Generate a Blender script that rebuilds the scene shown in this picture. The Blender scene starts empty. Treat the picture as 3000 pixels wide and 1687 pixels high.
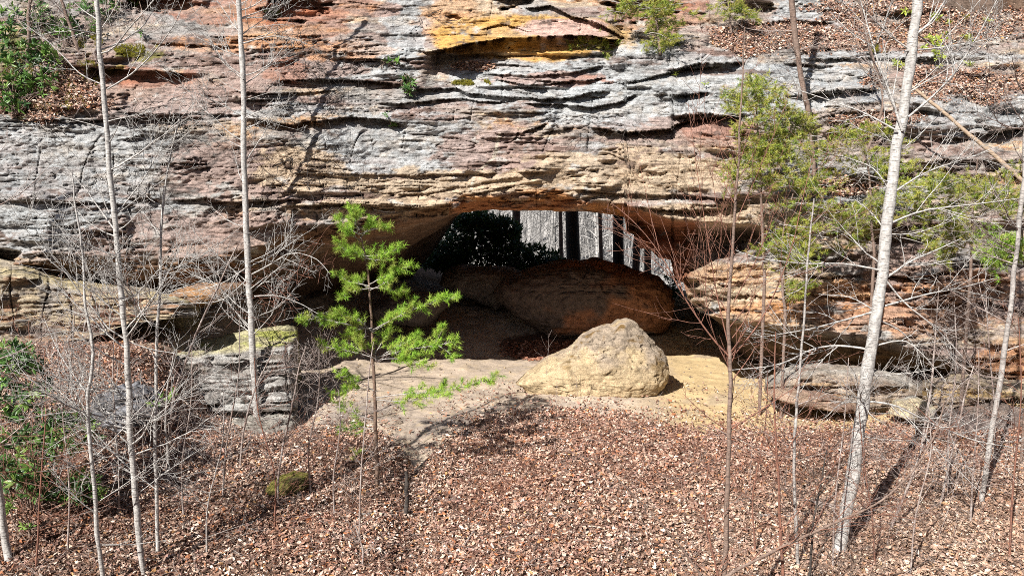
import bpy, math, random
import numpy as np
from math import radians as R
C = bpy.context.scene.collection
rnd = random.Random(7)
npr = np.random.default_rng(11)

# ------------------------------------------------------------------ camera model
CAMZ, PITCH, F = 5.0, R(7.0), 1900.0          # photo measured in a 2576 x 1449 frame
CP, SP = math.cos(PITCH), math.sin(PITCH)
def P(u, v, Y):
    """photo position + distance -> point in the place (works on arrays)"""
    xr = (np.asarray(u, float) - 1288.0) / F
    yr = (724.5 - np.asarray(v, float)) / F
    dy = CP + yr * SP
    dz = -SP + yr * CP
    t = Y / dy
    return np.stack(np.broadcast_arrays(xr * t, Y + 0 * t, CAMZ + dz * t), -1)
def proj(p):
    x, y, z = p[..., 0], p[..., 1], p[..., 2] - CAMZ
    d = y * CP - z * SP
    h = y * SP + z * CP
    d = np.maximum(d, .01)
    return 1288 + F * x / d, 724.5 - F * h / d
def px(Y):            # metres per photo pixel at a distance
    return Y / F

# ------------------------------------------------------------------ noise
_perm = npr.permutation(256)
_perm = np.concatenate([_perm, _perm, _perm]).astype(np.int64)
_val = npr.random(256)
def n2(x, y, s=0):
    x = np.asarray(x, float); y = np.asarray(y, float)
    xi = np.floor(x).astype(np.int64); yi = np.floor(y).astype(np.int64)
    fx = x - xi; fy = y - yi
    fx = fx * fx * fx * (fx * (fx * 6 - 15) + 10); fy = fy * fy * fy * (fy * (fy * 6 - 15) + 10)
    def h(a, b): return _val[_perm[_perm[(a + s * 17) & 255] + (b & 255)]]
    a = h(xi, yi); b = h(xi + 1, yi); c = h(xi, yi + 1); d = h(xi + 1, yi + 1)
    return a + (b - a) * fx + (c - a) * fy + (a - b - c + d) * fx * fy
def fbm2(x, y, o=4, s=0, g=.5):
    r = 0; a = 1; t = 0
    for k in range(o):
        r = r + a * n2(x * 2 ** k, y * 2 ** k, s + k * 5); t += a; a *= g
    return r / t * 2 - 1
def n3(x, y, z, s=0):
    xi = np.floor(x).astype(np.int64); yi = np.floor(y).astype(np.int64); zi = np.floor(z).astype(np.int64)
    fx = x - xi; fy = y - yi; fz = z - zi
    fx = fx * fx * (3 - 2 * fx); fy = fy * fy * (3 - 2 * fy); fz = fz * fz * (3 - 2 * fz)
    def h(a, b, c): return _val[_perm[_perm[_perm[(a + s * 17) & 255] + (b & 255)] + (c & 255)]]
    r = 0
    for i in (0, 1):
        for j in (0, 1):
            for k in (0, 1):
                r = r + h(xi + i, yi + j, zi + k) * (fx if i else 1 - fx) * (fy if j else 1 - fy) * (fz if k else 1 - fz)
    return r
def fbm3(x, y, z, o=4, s=0):
    r = 0; a = 1; t = 0
    for k in range(o):
        r = r + a * n3(x * 2 ** k, y * 2 ** k, z * 2 ** k, s + k * 5); t += a; a *= .5
    return r / t * 2 - 1
def sst(a, b, x):
    t = np.clip((x - a) / (b - a), 0, 1); return t * t * (3 - 2 * t)
def pl(pts, u):
    a = np.array(pts, float); return np.interp(u, a[:, 0], a[:, 1])

# ------------------------------------------------------------------ mesh / object helpers
def mesh_np(name, V, Fs, mat, col=None, smooth=True, parent=None):
    me = bpy.data.meshes.new(name)
    V = np.ascontiguousarray(V, np.float32).reshape(-1, 3)
    if not isinstance(Fs, (list, tuple)): Fs = [Fs]
    Fs = [np.asarray(f, np.int32) for f in Fs if len(f)]
    me.vertices.add(len(V)); me.vertices.foreach_set('co', V.ravel())
    idx = np.concatenate([f.ravel() for f in Fs])
    tot = np.concatenate([np.full(len(f), f.shape[1], np.int32) for f in Fs])
    st = np.concatenate([[0], np.cumsum(tot)[:-1]]).astype(np.int32)
    me.loops.add(len(idx)); me.loops.foreach_set('vertex_index', idx)
    me.polygons.add(len(tot)); me.polygons.foreach_set('loop_start', st)
    me.polygons.foreach_set('loop_total', tot)
    me.polygons.foreach_set('use_smooth', np.full(len(tot), smooth))
    if col is not None:
        c = np.ones((len(V), 4), np.float32); c[:, :3] = col
        at = me.color_attributes.new('Col', 'FLOAT_COLOR', 'POINT'); at.data.foreach_set('color', c.ravel())
    me.update(calc_edges=True)
    if mat is not None: me.materials.append(mat)
    o = bpy.data.objects.new(name, me); C.objects.link(o)
    if parent is not None: o.parent = parent
    return o
def tag(o, label=None, cat=None, group=None, kind=None):
    if label: o['label'] = label
    if cat: o['category'] = cat
    if group: o['group'] = group
    if kind: o['kind'] = kind
    return o
def thing(name, loc, label, cat, group=None):
    o = bpy.data.objects.new(name, None); C.objects.link(o)
    o.location = [float(q) for q in loc]; o.empty_display_size = .2
    return tag(o, label, cat, group)
def grid_faces(nr, nc):
    i = np.arange(nr * nc).reshape(nr, nc)
    return np.stack([i[:-1, :-1], i[:-1, 1:], i[1:, 1:], i[1:, :-1]], -1).reshape(-1, 4)

class Tubes:
    def __init__(s): s.g = {}
    def add(s, pts, rad, sides=5):
        s.g.setdefault((len(pts), sides), []).append((pts, rad))
    def build(s, name, mat, parent, origin, smooth=True, col=None):
        Vs = []; Fl = []; off = 0
        for (k, n), L in s.g.items():
            p = np.array([a for a, _ in L], float); r = np.array([b for _, b in L], float)
            m = len(L)
            t = np.gradient(p, axis=1); t /= np.linalg.norm(t, axis=2, keepdims=True) + 1e-9
            ref = np.where(np.abs(t[..., 2:3]) > .8, np.array([1., 0, 0]), np.array([0, 0, 1.]))
            ref = np.broadcast_to(ref[:, :1], t.shape)
            a = np.cross(t, ref); a /= np.linalg.norm(a, axis=2, keepdims=True) + 1e-9
            b = np.cross(t, a)
            an = np.arange(n) * 2 * math.pi / n
            V = p[:, :, None] + r[:, :, None, None] * (a[:, :, None] * np.cos(an)[:, None] + b[:, :, None] * np.sin(an)[:, None])
            idx = off + np.arange(m * k * n).reshape(m, k, n)
            nx = np.roll(idx, -1, 2)
            Fl.append(np.stack([idx[:, :-1], nx[:, :-1], nx[:, 1:], idx[:, 1:]], -1).reshape(-1, 4))
            Vs.append(V.reshape(-1, 3)); off += m * k * n
        V = np.concatenate(Vs) - np.asarray(origin)
        return mesh_np(name, V, Fl, mat, col=col, smooth=smooth, parent=parent)
    def empty(s): return not s.g

def unit(v):
    v = np.asarray(v, float); return v / (np.linalg.norm(v) + 1e-9)
def path(p, d, L, n, wob, up=0.0):
    """a wandering twig: n segments from p along d"""
    pts = [np.array(p, float)]; d = unit(d)
    for i in range(n):
        d = d + np.array([rnd.gauss(0, wob), rnd.gauss(0, wob), rnd.gauss(0, wob) + up])
        d = unit(d); pts.append(pts[-1] + d * (L / n))
    return pts
def perp_dir(d, ang):
    d = unit(d); a = np.cross(d, unit([rnd.gauss(0, 1), rnd.gauss(0, 1), rnd.gauss(0, 1)])); a = unit(a)
    return d * math.cos(ang) + a * math.sin(ang)
def twigs(tb, pts, r0, level, dens, up=.05, wob=.13, flat=1.0, spread=(.55, 1.0)):
    L = sum(np.linalg.norm(pts[i + 1] - pts[i]) for i in range(len(pts) - 1))
    k = max(1, int(L * dens + rnd.random()))
    for _ in range(k):
        t = rnd.uniform(.12, .97); f = t * (len(pts) - 1); i = min(int(f), len(pts) - 2); q = pts[i] + (pts[i + 1] - pts[i]) * (f - i)
        d = perp_dir(pts[i + 1] - pts[i], rnd.uniform(*spread)); d = unit(d * np.array([1, flat, 1]))
        l = L * rnd.uniform(.25, .6) * (1.15 - .7 * t)
        if l < .05: continue
        n = 3 if l < .3 else 5
        pp = path(q, d, l, n, wob, up)
        r = max(.0026, r0 * (1 - .7 * t) * .55)
        tb.add(pp, np.linspace(r, max(.0018, r * .45), n + 1), 3 if r < .006 else 5)
        if level > 0: twigs(tb, pp, r, level - 1, dens * 1.25, up, wob, flat, spread)

def inst(tv, tf, M, pos):
    """copies of a small template: tv (k,3), M (n,3,3), pos (n,3)"""
    V = np.einsum('nij,kj->nki', M, tv) + pos[:, None]
    n, k = len(pos), len(tv)
    return V.reshape(-1, 3), (tf[None] + (np.arange(n) * k)[:, None, None]).reshape(-1, tf.shape[1])
def frames(axis, up_rand=True):
    """orthonormal frames whose first column is axis, random roll"""
    x = axis / (np.linalg.norm(axis, axis=1, keepdims=True) + 1e-9)
    rr = npr.normal(size=x.shape)
    y = np.cross(x, rr); y /= np.linalg.norm(y, axis=1, keepdims=True) + 1e-9
    z = np.cross(x, y)
    return np.stack([x, y, z], -1)
def rand_dirs(n):
    a = npr.normal(size=(n, 3)); return a / np.linalg.norm(a, axis=1, keepdims=True)

# ------------------------------------------------------------------ materials
def base_mat(name, rough=.9, spec=.2):
    m = bpy.data.materials.new(name); m.use_nodes = True
    nt = m.node_tree; b = nt.nodes['Principled BSDF']
    b.inputs['Roughness'].default_value = rough
    b.inputs['Specular IOR Level'].default_value = spec
    return m, nt, b
def N(nt, t, **kw):
    n = nt.nodes.new(t)
    for k, v in kw.items(): setattr(n, k, v)
    return n
def noise(nt, vec, scale, detail=4, rough=.6):
    n = N(nt, 'ShaderNodeTexNoise'); n.inputs['Scale'].default_value = scale; n.inputs['Detail'].default_value = detail
    n.inputs['Roughness'].default_value = rough
    if vec is not None: nt.links.new(vec, n.inputs['Vector'])
    return n.outputs['Fac']
def ramp(nt, fac, stops):
    r = N(nt, 'ShaderNodeValToRGB'); e = r.color_ramp.elements
    while len(e) < len(stops): e.new(.5)
    for i, (p, c) in enumerate(stops): e[i].position = p; e[i].color = (c, c, c, 1) if isinstance(c, (int, float)) else (*c, 1)
    nt.links.new(fac, r.inputs['Fac']); return r.outputs['Color']
def mixc(nt, a, b, fac, mode='MIX'):
    m = N(nt, 'ShaderNodeMix', data_type='RGBA', blend_type=mode)
    for s, q in ((m.inputs[6], a), (m.inputs[7], b), (m.inputs[0], fac)):
        if hasattr(q, 'links'): nt.links.new(q, s)
        else: s.default_value = q if isinstance(q, (int, float)) else (*q, 1)
    return m.outputs[2]
def mapping(nt, scale, coord='Object'):
    tc = N(nt, 'ShaderNodeTexCoord'); mp = N(nt, 'ShaderNodeMapping'); mp.inputs['Scale'].default_value = scale
    nt.links.new(tc.outputs[coord], mp.inputs['Vector']); return mp.outputs['Vector']
def rock_mat(name, fine=1.0, strata=1.0):
    m, nt, b = base_mat(name, .92, .15)
    at = N(nt, 'ShaderNodeVertexColor', layer_name='Col')
    iso = mapping(nt, (1, 1, 1)); lay = mapping(nt, (.55, .55, 6.5))
    c = mixc(nt, at.outputs['Color'], ramp(nt, noise(nt, iso, 5.5, 8, .72), [(.3, .32), (.47, .95), (.68, 1.45)]), .85, 'MULTIPLY')
    c = mixc(nt, c, ramp(nt, noise(nt, lay, 3.2, 6, .7), [(.32, .38), (.47, 1.0), (.7, 1.3)]), .8 * strata, 'MULTIPLY')
    c = mixc(nt, c, ramp(nt, noise(nt, iso, 34, 5, .75), [(.37, .42), (.5, 1.0), (.68, 1.32)]), .7, 'MULTIPLY')
    nt.links.new(c, b.inputs['Base Color'])
    b1 = N(nt, 'ShaderNodeBump'); b1.inputs['Strength'].default_value = .75 * strata + .1; b1.inputs['Distance'].default_value = .09
    nt.links.new(noise(nt, lay, 4.5, 8, .68), b1.inputs['Height'])
    b2 = N(nt, 'ShaderNodeBump'); b2.inputs['Strength'].default_value = .8 * fine; b2.inputs['Distance'].default_value = .035
    nt.links.new(noise(nt, iso, 16, 8, .7), b2.inputs['Height']); nt.links.new(b1.outputs['Normal'], b2.inputs['Normal'])
    nt.links.new(b2.outputs['Normal'], b.inputs['Normal'])
    return m
def col_mat(name, rough=.7, spec=.3, transl=0):
    m, nt, b = base_mat(name, rough, spec)
    at = N(nt, 'ShaderNodeVertexColor', layer_name='Col')
    nt.links.new(at.outputs['Color'], b.inputs['Base Color'])
    if transl:
        out = nt.nodes['Material Output']; tr = N(nt, 'ShaderNodeBsdfTranslucent'); mx = N(nt, 'ShaderNodeMixShader')
        mx.inputs[0].default_value = transl; nt.links.new(at.outputs['Color'], tr.inputs['Color'])
        nt.links.new(b.outputs[0], mx.inputs[1]); nt.links.new(tr.outputs[0], mx.inputs[2]); nt.links.new(mx.outputs[0], out.inputs[0])
    return m
def bark_mat(name, c1, c2, c3, sc=14, bump=.4):
    m, nt, b = base_mat(name, .85, .2)
    v = mapping(nt, (1, 1, .45), 'Generated' if False else 'Object')
    c = mixc(nt, c1, c2, ramp(nt, noise(nt, v, sc, 6, .7), [(.40, 0), (.56, 1)]))
    band = mapping(nt, (.6, .6, 5))
    c = mixc(nt, c, c3, ramp(nt, noise(nt, band, sc * .9, 5, .7), [(.52, 0), (.60, .9)]))
    nt.links.new(c, b.inputs['Base Color'])
    bp = N(nt, 'ShaderNodeBump'); bp.inputs['Strength'].default_value = bump; bp.inputs['Distance'].default_value = .02
    nt.links.new(noise(nt, v, sc * 2.5, 5, .7), bp.inputs['Height']); nt.links.new(bp.outputs['Normal'], b.inputs['Normal'])
    return m
M_rock = rock_mat('sandstone')
M_boulder = rock_mat('boulder_sandstone', 1.0, .45)
M_leaf = col_mat('dry_leaf', .75, .25)
M_green = col_mat('evergreen_leaf', .42, .45, .18)
M_needle = col_mat('pine_needle', .6, .3, .3)
M_white = bark_mat('pale_bark', (.60, .58, .55), (.42, .40, .38), (.13, .12, .11), 20)
M_grey = bark_mat('grey_bark', (.50, .47, .44), (.34, .31, .29), (.13, .12, .11), 16)
M_twig = bark_mat('twig_bark', (.46, .41, .38), (.30, .23, .20), (.16, .11, .10), 9, .2)
M_red = bark_mat('red_twig_bark', (.32, .15, .10), (.22, .11, .08), (.12, .07, .06), 20, .2)
M_brown = bark_mat('brown_bark', (.30, .22, .18), (.20, .14, .11), (.10, .07, .06), 18, .4)
M_dark = bark_mat('dark_bark', (.10, .085, .075), (.06, .05, .045), (.03, .03, .028), 14, .5)
M_pinebark = bark_mat('pine_bark', (.28, .19, .14), (.18, .12, .09), (.08, .06, .05), 22, .5)
M_far = bark_mat('far_bark', (.52, .50, .48), (.22, .21, .20), (.1, .1, .1), 3, .2)
M_tan = bark_mat('tan_bark', (.48, .36, .26), (.38, .28, .2), (.2, .15, .1), 14, .2)

# ================================================================== THE ARCH
UL = [(-1200, 640), (0, 640), (40, 657), (100, 654), (310, 648), (433, 654), (500, 648), (583, 631), (667, 614), (700, 591), (767, 576), (859, 560),
      (1000, 538), (1100, 518), (1150, 500), (1165, 487), (1250, 490), (1330, 475), (1400, 472), (1450, 500), (1560, 510), (1640, 535), (1700, 552), (1800, 556), (1900, 566), (1960, 600), (2000, 700), (3800, 900)]
LIP = [(-1200, 720), (0, 700), (150, 712), (300, 700), (420, 705), (520, 703), (617, 690), (700, 648), (767, 620), (850, 596), (920, 575), (1000, 559), (1060, 548), (1150, 537), (1200, 531),
       (1300, 529), (1450, 531), (1553, 540), (1570, 546), (1578, 585), (1598, 592), (1606, 622), (1640, 634), (1656, 650), (1688, 656), (1696, 700), (1720, 712), (1730, 752), (1762, 788), (1850, 808), (2000, 822), (2200, 850), (2400, 905), (2576, 965), (3000, 1020), (3800, 1060)]
VTOP = -300.
bv = [-300, -100, 0, 70, 140, 200, 260, 340, 430, 520, 600, 700, 800, 1080]
bu = [-1200, 0, 250, 600, 900, 1200, 1500, 1800, 2050, 2300, 2576, 3800]
BY = np.array([
 [25, 24.6, 24.4, 24.2, 24, 24, 24, 24.4, 25, 25.4, 25.4, 26],
 [22.4, 22, 21.9, 21.8, 21.7, 21.8, 21.9, 22.2, 23.2, 23.8, 23.8, 24],
 [20.8, 20.5, 20.3, 20.1, 20.1, 20.5, 20.6, 20.9, 21.9, 22.5, 22.5, 22.8],
 [20.2, 19.9, 19.8, 19.6, 19.6, 20.1, 20.2, 20.4, 21.1, 21.7, 21.7, 22],
 [19.8, 19.4, 19.3, 19.1, 19.0, 18.92, 18.92, 19.3, 20.2, 20.7, 20.7, 21],
 [19.3, 19, 18.9, 18.8, 18.8, 18.8, 18.8, 19.0, 19.5, 19.9, 19.9, 20],
 [18.9, 18.7, 18.6, 18.55, 18.6, 18.6, 18.6, 18.6, 19.0, 19.3, 19.3, 19.4],
 [18.6, 18.4, 18.3, 18.3, 18.4, 18.4, 18.4, 18.35, 18.6, 18.8, 18.8, 19],
 [18.4, 18.2, 18.2, 18.2, 18.25, 18.2, 18.2, 18.2, 18.3, 18.5, 18.5, 18.6],
 [18.3, 18.1, 18.1, 18.1, 18.15, 18.1, 18.1, 18.1, 18.2, 18.3, 18.3, 18.4],
 [18.3, 18.2, 18.1, 18.1, 18.15, 18.1, 18.1, 18.1, 18.1, 18.2, 18.2, 18.3],
 [18.4, 18.4, 18.2, 18.2, 18.2, 18.2, 18.1, 18.0, 18.0, 18.0, 18.1, 18.2],
 [18.4, 18.4, 18.3, 18.3, 18.3, 18.3, 18.1, 17.9, 17.8, 17.7, 17.7, 18.0],
 [18.4, 18.4, 18.3, 18.3, 18.3, 18.3, 18.1, 17.9, 17.7, 17.5, 17.4, 17.6]], float)
def bilin(u, v):
    iu = np.clip(np.searchsorted(bu, u, 'right') - 1, 0, len(bu) - 2); iv = np.clip(np.searchsorted(bv, v, 'right') - 1, 0, len(bv) - 2)
    a = np.array(bu, float); b = np.array(bv, float)
    fu = np.clip((u - a[iu]) / (a[iu + 1] - a[iu]), 0, 1); fv = np.clip((v - b[iv]) / (b[iv + 1] - b[iv]), 0, 1)
    return (BY[iv, iu] * (1 - fu) + BY[iv, iu + 1] * fu) * (1 - fv) + (BY[iv + 1, iu] * (1 - fu) + BY[iv + 1, iu + 1] * fu) * fv

# undercut lines seen on the face: polyline, depth of the undercut (m), how far down it fades (px)
LEDGES = [
 ([(1085, 131), (1150, 116), (1200, 106), (1280, 95), (1400, 90), (1480, 92), (1545, 102)], 1.25, 70),
 ([(1325, 22), (1380, 14), (1400, 22), (1440, 42), (1500, 60), (1560, 92)], .35, 16),
 ([(1200, 75), (1260, 62), (1330, 80)], .16, 14),
 ([(1235, 158), (1290, 163), (1340, 166)], .15, 12),
 ([(1240, 186), (1330, 192), (1440, 182), (1512, 166)], .26, 16),
 ([(1255, 203), (1330, 214), (1400, 210), (1510, 196)], .3, 14),
 ([(1040, 229), (1100, 224), (1150, 222), (1180, 234), (1280, 247), (1365, 248), (1440, 244), (1522, 229)], .34, 16),
 ([(960, 258), (1000, 262), (1110, 252), (1165, 246), (1200, 256), (1262, 260)], .3, 12),
 ([(1330, 262), (1400, 262), (1480, 270), (1545, 262), (1600, 238)], .3, 13),
 ([(1500, 322), (1580, 332), (1690, 326), (1730, 304), (1862, 286)], .5, 22),
 ([(640, 300), (740, 314), (850, 296), (960, 298), (1004, 312)], .5, 24),
 ([(1255, 336), (1310, 334), (1368, 312)], .25, 12),
 ([(1370, 334), (1440, 320)], .18, 10),
 ([(1700, 178), (1760, 160), (1862, 156)], .5, 26),
 ([(1560, 208), (1640, 196), (1720, 178), (1800, 170)], .25, 12),
 ([(1700, 242), (1780, 234)], .4, 18),
 ([(1700, 292), (1780, 286), (1855, 296)], .35, 26),
 ([(225, 172), (300, 172), (400, 178), (470, 190)], .55, 42),
 ([(390, 108), (470, 112), (600, 118)], .2, 10),
 ([(300, 283), (400, 290), (480, 287), (600, 291)], .18, 9),
 ([(310, 350), (360, 338), (420, 345)], .2, 14),
 ([(590, 230), (700, 236), (840, 230)], .2, 10),
 ([(700, 205), (800, 200), (930, 205), (1010, 212)], .35, 20),
 ([(330, 500), (380, 498), (410, 508)], .3, 14),
 ([(450, 503), (520, 497), (560, 508)], .3, 14),
 ([(0, 505), (80, 500), (170, 512), (260, 508)], .2, 9),
 ([(0, 566), (100, 575), (200, 565)], .15, 9),
 ([(1990, 240), (2100, 228), (2190, 224)], .35, 20),
 ([(2050, 150), (2150, 146), (2290, 150), (2400, 143)], .3, 16),
 ([(2440, 338), (2500, 338), (2576, 320), (2700, 318)], .5, 18),
 ([(1980, 160), (2080, 166)], .25, 14),
 ([(2360, 345), (2440, 350)], .3, 12),
 ([(1900, 60), (2000, 52), (2090, 58)], .3, 14),
 ([(1000, 490), (1080, 486), (1150, 470)], .12, 8),
 ([(1460, 480), (1560, 488), (1700, 492), (1840, 500)], .2, 10),
 ([(1600, 520), (1700, 530), (1800, 528)], .25, 12),
 ([(1820, 575), (1900, 570), (2000, 585), (2120, 580)], .4, 22),
 ([(2130, 590), (2240, 600), (2360, 590)], .4, 22),
 ([(1980, 640), (2080, 652), (2160, 640)], .25, 14),
 ([(1990, 690), (2080, 700), (2170, 690)], .25, 12),
 ([(2040, 740), (2100, 750), (2180, 742)], .25, 12),
 ([(2200, 690), (2300, 700), (2430, 680)], .3, 14),
 ([(2230, 760), (2330, 770), (2480, 760), (2600, 790)], .25, 13),
 ([(2290, 830), (2400, 842), (2560, 880)], .22, 12),
 ([(1740, 700), (1800, 712), (1880, 705)], .12, 7),
 ([(1745, 738), (1830, 746), (1900, 742), (1980, 752)], .2, 9),
 ([(1760, 772), (1850, 778), (1950, 782)], .14, 7),
]
RECESS = [(395, 10, 95, 30, 1.1), (740, 25, 85, 32, .9), (1290, 0, 45, 26, 1.0), (1620, 22, 90, 36, .8), (1880, 20, 60, 22, .6),
          (10, 645, 45, 22, .8), (1140, 45, 18, 14, .2), (60, 250, 60, 40, .25), (230, 300, 70, 26, .15)]
STRMASK = [(1010, 370, 200, 85, .07), (120, 410, 250, 85, .12), (1230, 330, 150, 60, .5), (1040, 60, 110, 60, .4), (1600, 270, 260, 40, .4), (1450, 175, 200, 40, .5), (650, 330, 90, 40, .6), (1330, 100, 240, 62, .10)]
_r = np.random.default_rng(5)
_cb = np.cumsum(_r.uniform(12, 74, 80)) - 500
_fb = np.cumsum(_r.uniform(4.5, 14, 420)) - 600
def layer(w, u, bnd, amp, ulen, seed, thr, gain):
    i = np.clip(np.searchsorted(bnd, w, 'right') - 1, 0, len(bnd) - 2)
    f = np.clip((w - bnd[i]) / (bnd[i + 1] - bnd[i]), 0, 1)
    p = n2(u / ulen + i * 7.31, i * 3.7 + .37, seed) * .65 + n2(u / (ulen * .3) + i * 3.1, i * 1.7 + .2, seed + 3) * .35
    p = np.clip((p - thr) * gain, 0, 1)
    shp = 1 - .45 * (1 - f) ** 2.2
    return amp * p * shp
def cliff_depth(u, v):
    wu = u + 9 * fbm2(u / 70, v / 40, 2, 3); wv = v + 4 * fbm2(u / 55, v / 30, 3, 9)
    Y = bilin(u, v)
    st = .12 + 1.0 * sst(.40, .60, n2(u / 210, v / 60, 43) * .6 + n2(u / 70, v / 26, 44) * .4)
    for a, b, ra, rb, k in STRMASK:
        st *= 1 - (1 - k) * np.exp(-(((u - a) / ra) ** 2 + ((v - b) / rb) ** 2) ** 1.5)
    st = np.where(u > 2000, st * 1.25, st)
    w = v + 16 * fbm2(u / 420, v / 220, 2, 21) + 4 * fbm2(u / 110, v / 50, 2, 31) + .02 * (u - 1288) * sst(350, 150, v)
    Y = Y - st * layer(w, u, _cb, .26, 250, 41, .42, 5.0)
    Y = Y - st * layer(w + 34 * fbm2(u / 330, v / 120, 2, 33), u, _fb, .10, 120, 47, .40, 5.5)
    crk = np.abs(n2(u / 95, w / 9, 63) - .5); Y = Y + .10 * np.clip(.05 - crk, 0, .05) / .05 * sst(.45, .6, n2(u / 90, v / 45, 64))
    vc = np.abs(n2(u / 60 + .12 * v / 60, v / 150, 66) - .5); Y = Y + .10 * np.clip(.018 - vc, 0, .018) / .018 * sst(.52, .62, n2(u / 120, v / 70, 67))
    Y = Y + .16 * fbm2(u / 190, v / 110, 3, 51) + .085 * fbm2(u / 52, v / 20, 4, 57) + .045 * fbm2(u / 16, v / 7, 3, 61)
    # honeycomb pits
    pit = np.clip(n2(u / 13, v / 6, 71) - .66, 0, 1) * sst(.45, .62, n2(u / 120, v / 60, 73))
    Y = Y + .45 * pit * st
    for pts, d, r in LEDGES:
        a = np.array(pts, float)
        L = np.interp(wu, a[:, 0], a[:, 1]); du = wv - L
        u0, u1 = a[0, 0], a[-1, 0]; e = min(22, (u1 - u0) * .2)
        tp = sst(u0 - e, u0 + e, wu) * (1 - sst(u1 - e, u1 + e, wu))
        m = (np.abs(v - L) < 4 * r + 40) & (tp > 0)
        k = np.where(du > 0, np.exp(-(du / r) ** 1.6) * (1 - .0 * du), -.35 * np.exp(du / (r * .9)))
        Y = Y + np.where(m, d * .78 * tp * k, 0)
    for a, b, ra, rb, d in RECESS:
        q = np.sqrt(((wu - a) / ra) ** 2 + ((wv - b) / rb) ** 2) + .55 * fbm2(u / 38, v / 12, 3, 83)
        Y = Y + d * (1 - sst(.7, 1.05, q))
    # block of the upper orange overhang: hollow above its sloping top
    top = pl([(1085, 120), (1200, 72), (1320, 12), (1400, 0), (1545, 72), (1560, 80)], u)
    Y = Y - .42 * sst(1080, 1130, wu) * (1 - sst(1530, 1570, wu)) * sst(top - 8, top + 8, wv) * (1 - sst(132, 142, wv))
    # underside of the big roof between the upper lip and the lower edge
    ul = np.interp(wu, *np.array(UL, float).T)
    dv = np.clip(wv - ul, 0, None)
    side = np.where(u < 1600, 1.0, 0)
    Y = Y + side * dv * .0098 * 1.4 * (1 + .35 * fbm2(u / 60, v / 14, 3, 81))
    # recess and shaded cheek of the right leg
    rec = sst(1545, 1600, wu) * (1 - sst(1880, 1980, wu)) * sst(ul, ul + 30, wv) * (1 - sst(628, 660, wv + .2 * np.abs(u - 1850)))
    Y = Y + 1.0 * rec
    cl_ = np.where(wv < 695, 1738 + (695 - wv) * 1.7, 1738 + (wv - 695) * .4) + 22 * fbm2(u / 40, v / 14, 3, 85)
    ck = sst(1545, 1600, wu) * (1 - sst(-16, 22, wu - cl_)) * sst(ul, ul + 40, wv)
    Y = Y + 1.9 * ck * (1 - .45 * rec)
    return Y

us = np.concatenate([np.arange(-1200, -60, 16), np.arange(-60, 2640, 2.6), np.arange(2640, 3800, 16)])
NF, NS = 430, 80
t = np.linspace(0, 1, NF)[:, None]
vlip = pl(LIP, us) + 5 * fbm2(us / 40, us * 0 + 3.3, 3, 91)
V_ = VTOP + (vlip[None] - VTOP) * t; U_ = np.broadcast_to(us[None], V_.shape)
Yf = cliff_depth(U_, V_)
front = P(U_, V_, Yf)
# ceiling and cave walls, going back from the lip
VB = [(-1200, 830), (0, 830), (400, 820), (600, 830), (700, 820), (900, 780), (1000, 735), (1040, 700), (1085, 640), (1130, 575), (1165, 520), (1200, 490), (1500, 490), (1570, 520), (1690, 640), (1760, 740), (1850, 900), (2000, 980), (3800, 1100)]
s = np.linspace(0, 1, NS + 1)[1:, None]
yl = Yf[-1][None]; YB = 31 - 5.5 * sst(1000, 500, us)[None] - 9 * sst(1740, 1900, us)[None]
ys = yl + s * (YB - yl)
vb = pl(VB, us)[None]; vl = vlip[None]
k = s ** np.where(us < 1165, .75, 1.0)[None]
vs = vl + (vb - vl) * k
vs = np.where((us[None] > 1165) & (us[None] < 1600), np.minimum(vs, vl - 14 * sst(0, .2, s)), vs)
pocket = np.exp(-(((us[None] - 1040) / 55) ** 2 + ((s - .55) / .2) ** 2))
vs = vs - 26 * pocket + 12 * fbm2(us[None] / 90, s * 9 + 0 * us[None], 4, 95) * np.minimum(1, s * 6)
sof = P(np.broadcast_to(us[None], vs.shape), vs, ys)
sof[..., 1] += .35 * fbm2(sof[..., 0] * 1.1, sof[..., 2] * 2.2, 3, 97) * np.minimum(1, s * 4)
rear = []
last = sof[-1]
for f, zz in ((.1, .35), (.3, .7), (.5, 1.0)):
    q = last.copy(); q[:, 1] = last[:, 1] + .6 * f + 1.2 * fbm2(last[:, 0] * .4, last[:, 0] * 0 + f * 5, 3, 99) * f
    q[:, 2] = last[:, 2] + (11.5 - last[:, 2]) * zz; rear.append(q)
sheet = np.concatenate([front, sof, np.array(rear), front[:1]])
nr, nc = sheet.shape[:2]
# ---- rock colour: lichen, iron staining, fresh rock, painted cave shade
def blend(col, c, w): return col + (np.array(c)[None, None] - col) * np.clip(w, 0, 1)[..., None]
uu = np.concatenate([U_, np.broadcast_to(us[None], vs.shape), np.broadcast_to(us[None], (4, nc))])
vv = np.concatenate([V_, vs + 500 * s, np.broadcast_to(us[None] * 0 + 900, (4, nc))])
nA = fbm2(uu / 150, vv / 60, 5, 101, .6); nB = fbm2(uu / 60, vv / 30, 5, 107, .65); nC = fbm2(uu / 260, vv / 26, 5, 113, .6); nD = fbm2(uu / 22, vv / 14, 4, 119, .6)
cliff = np.empty(uu.shape + (3,)); cliff[:] = (.37, .31, .27)
GREY, PALE, MAUVE, TAN, ORG, RED, GOLD, DARK, MOSS = (.33, .325, .315), (.43, .445, .45), (.36, .26, .225), (.52, .40, .28), (.58, .27, .10), (.36, .14, .075), (.58, .34, .10), (.09, .08, .075), (.20, .19, .04)
cliff = blend(cliff, MAUVE, sst(0, .35, nC)); cliff = blend(cliff, TAN, sst(.0, .3, -nC + .3 * nB) * .8); cliff = blend(cliff, ORG, sst(.24, .42, -nC * .8 + nD * .4) * .5)
cliff = blend(cliff, GREY, sst(-.05, .3, nA) * .8)
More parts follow.
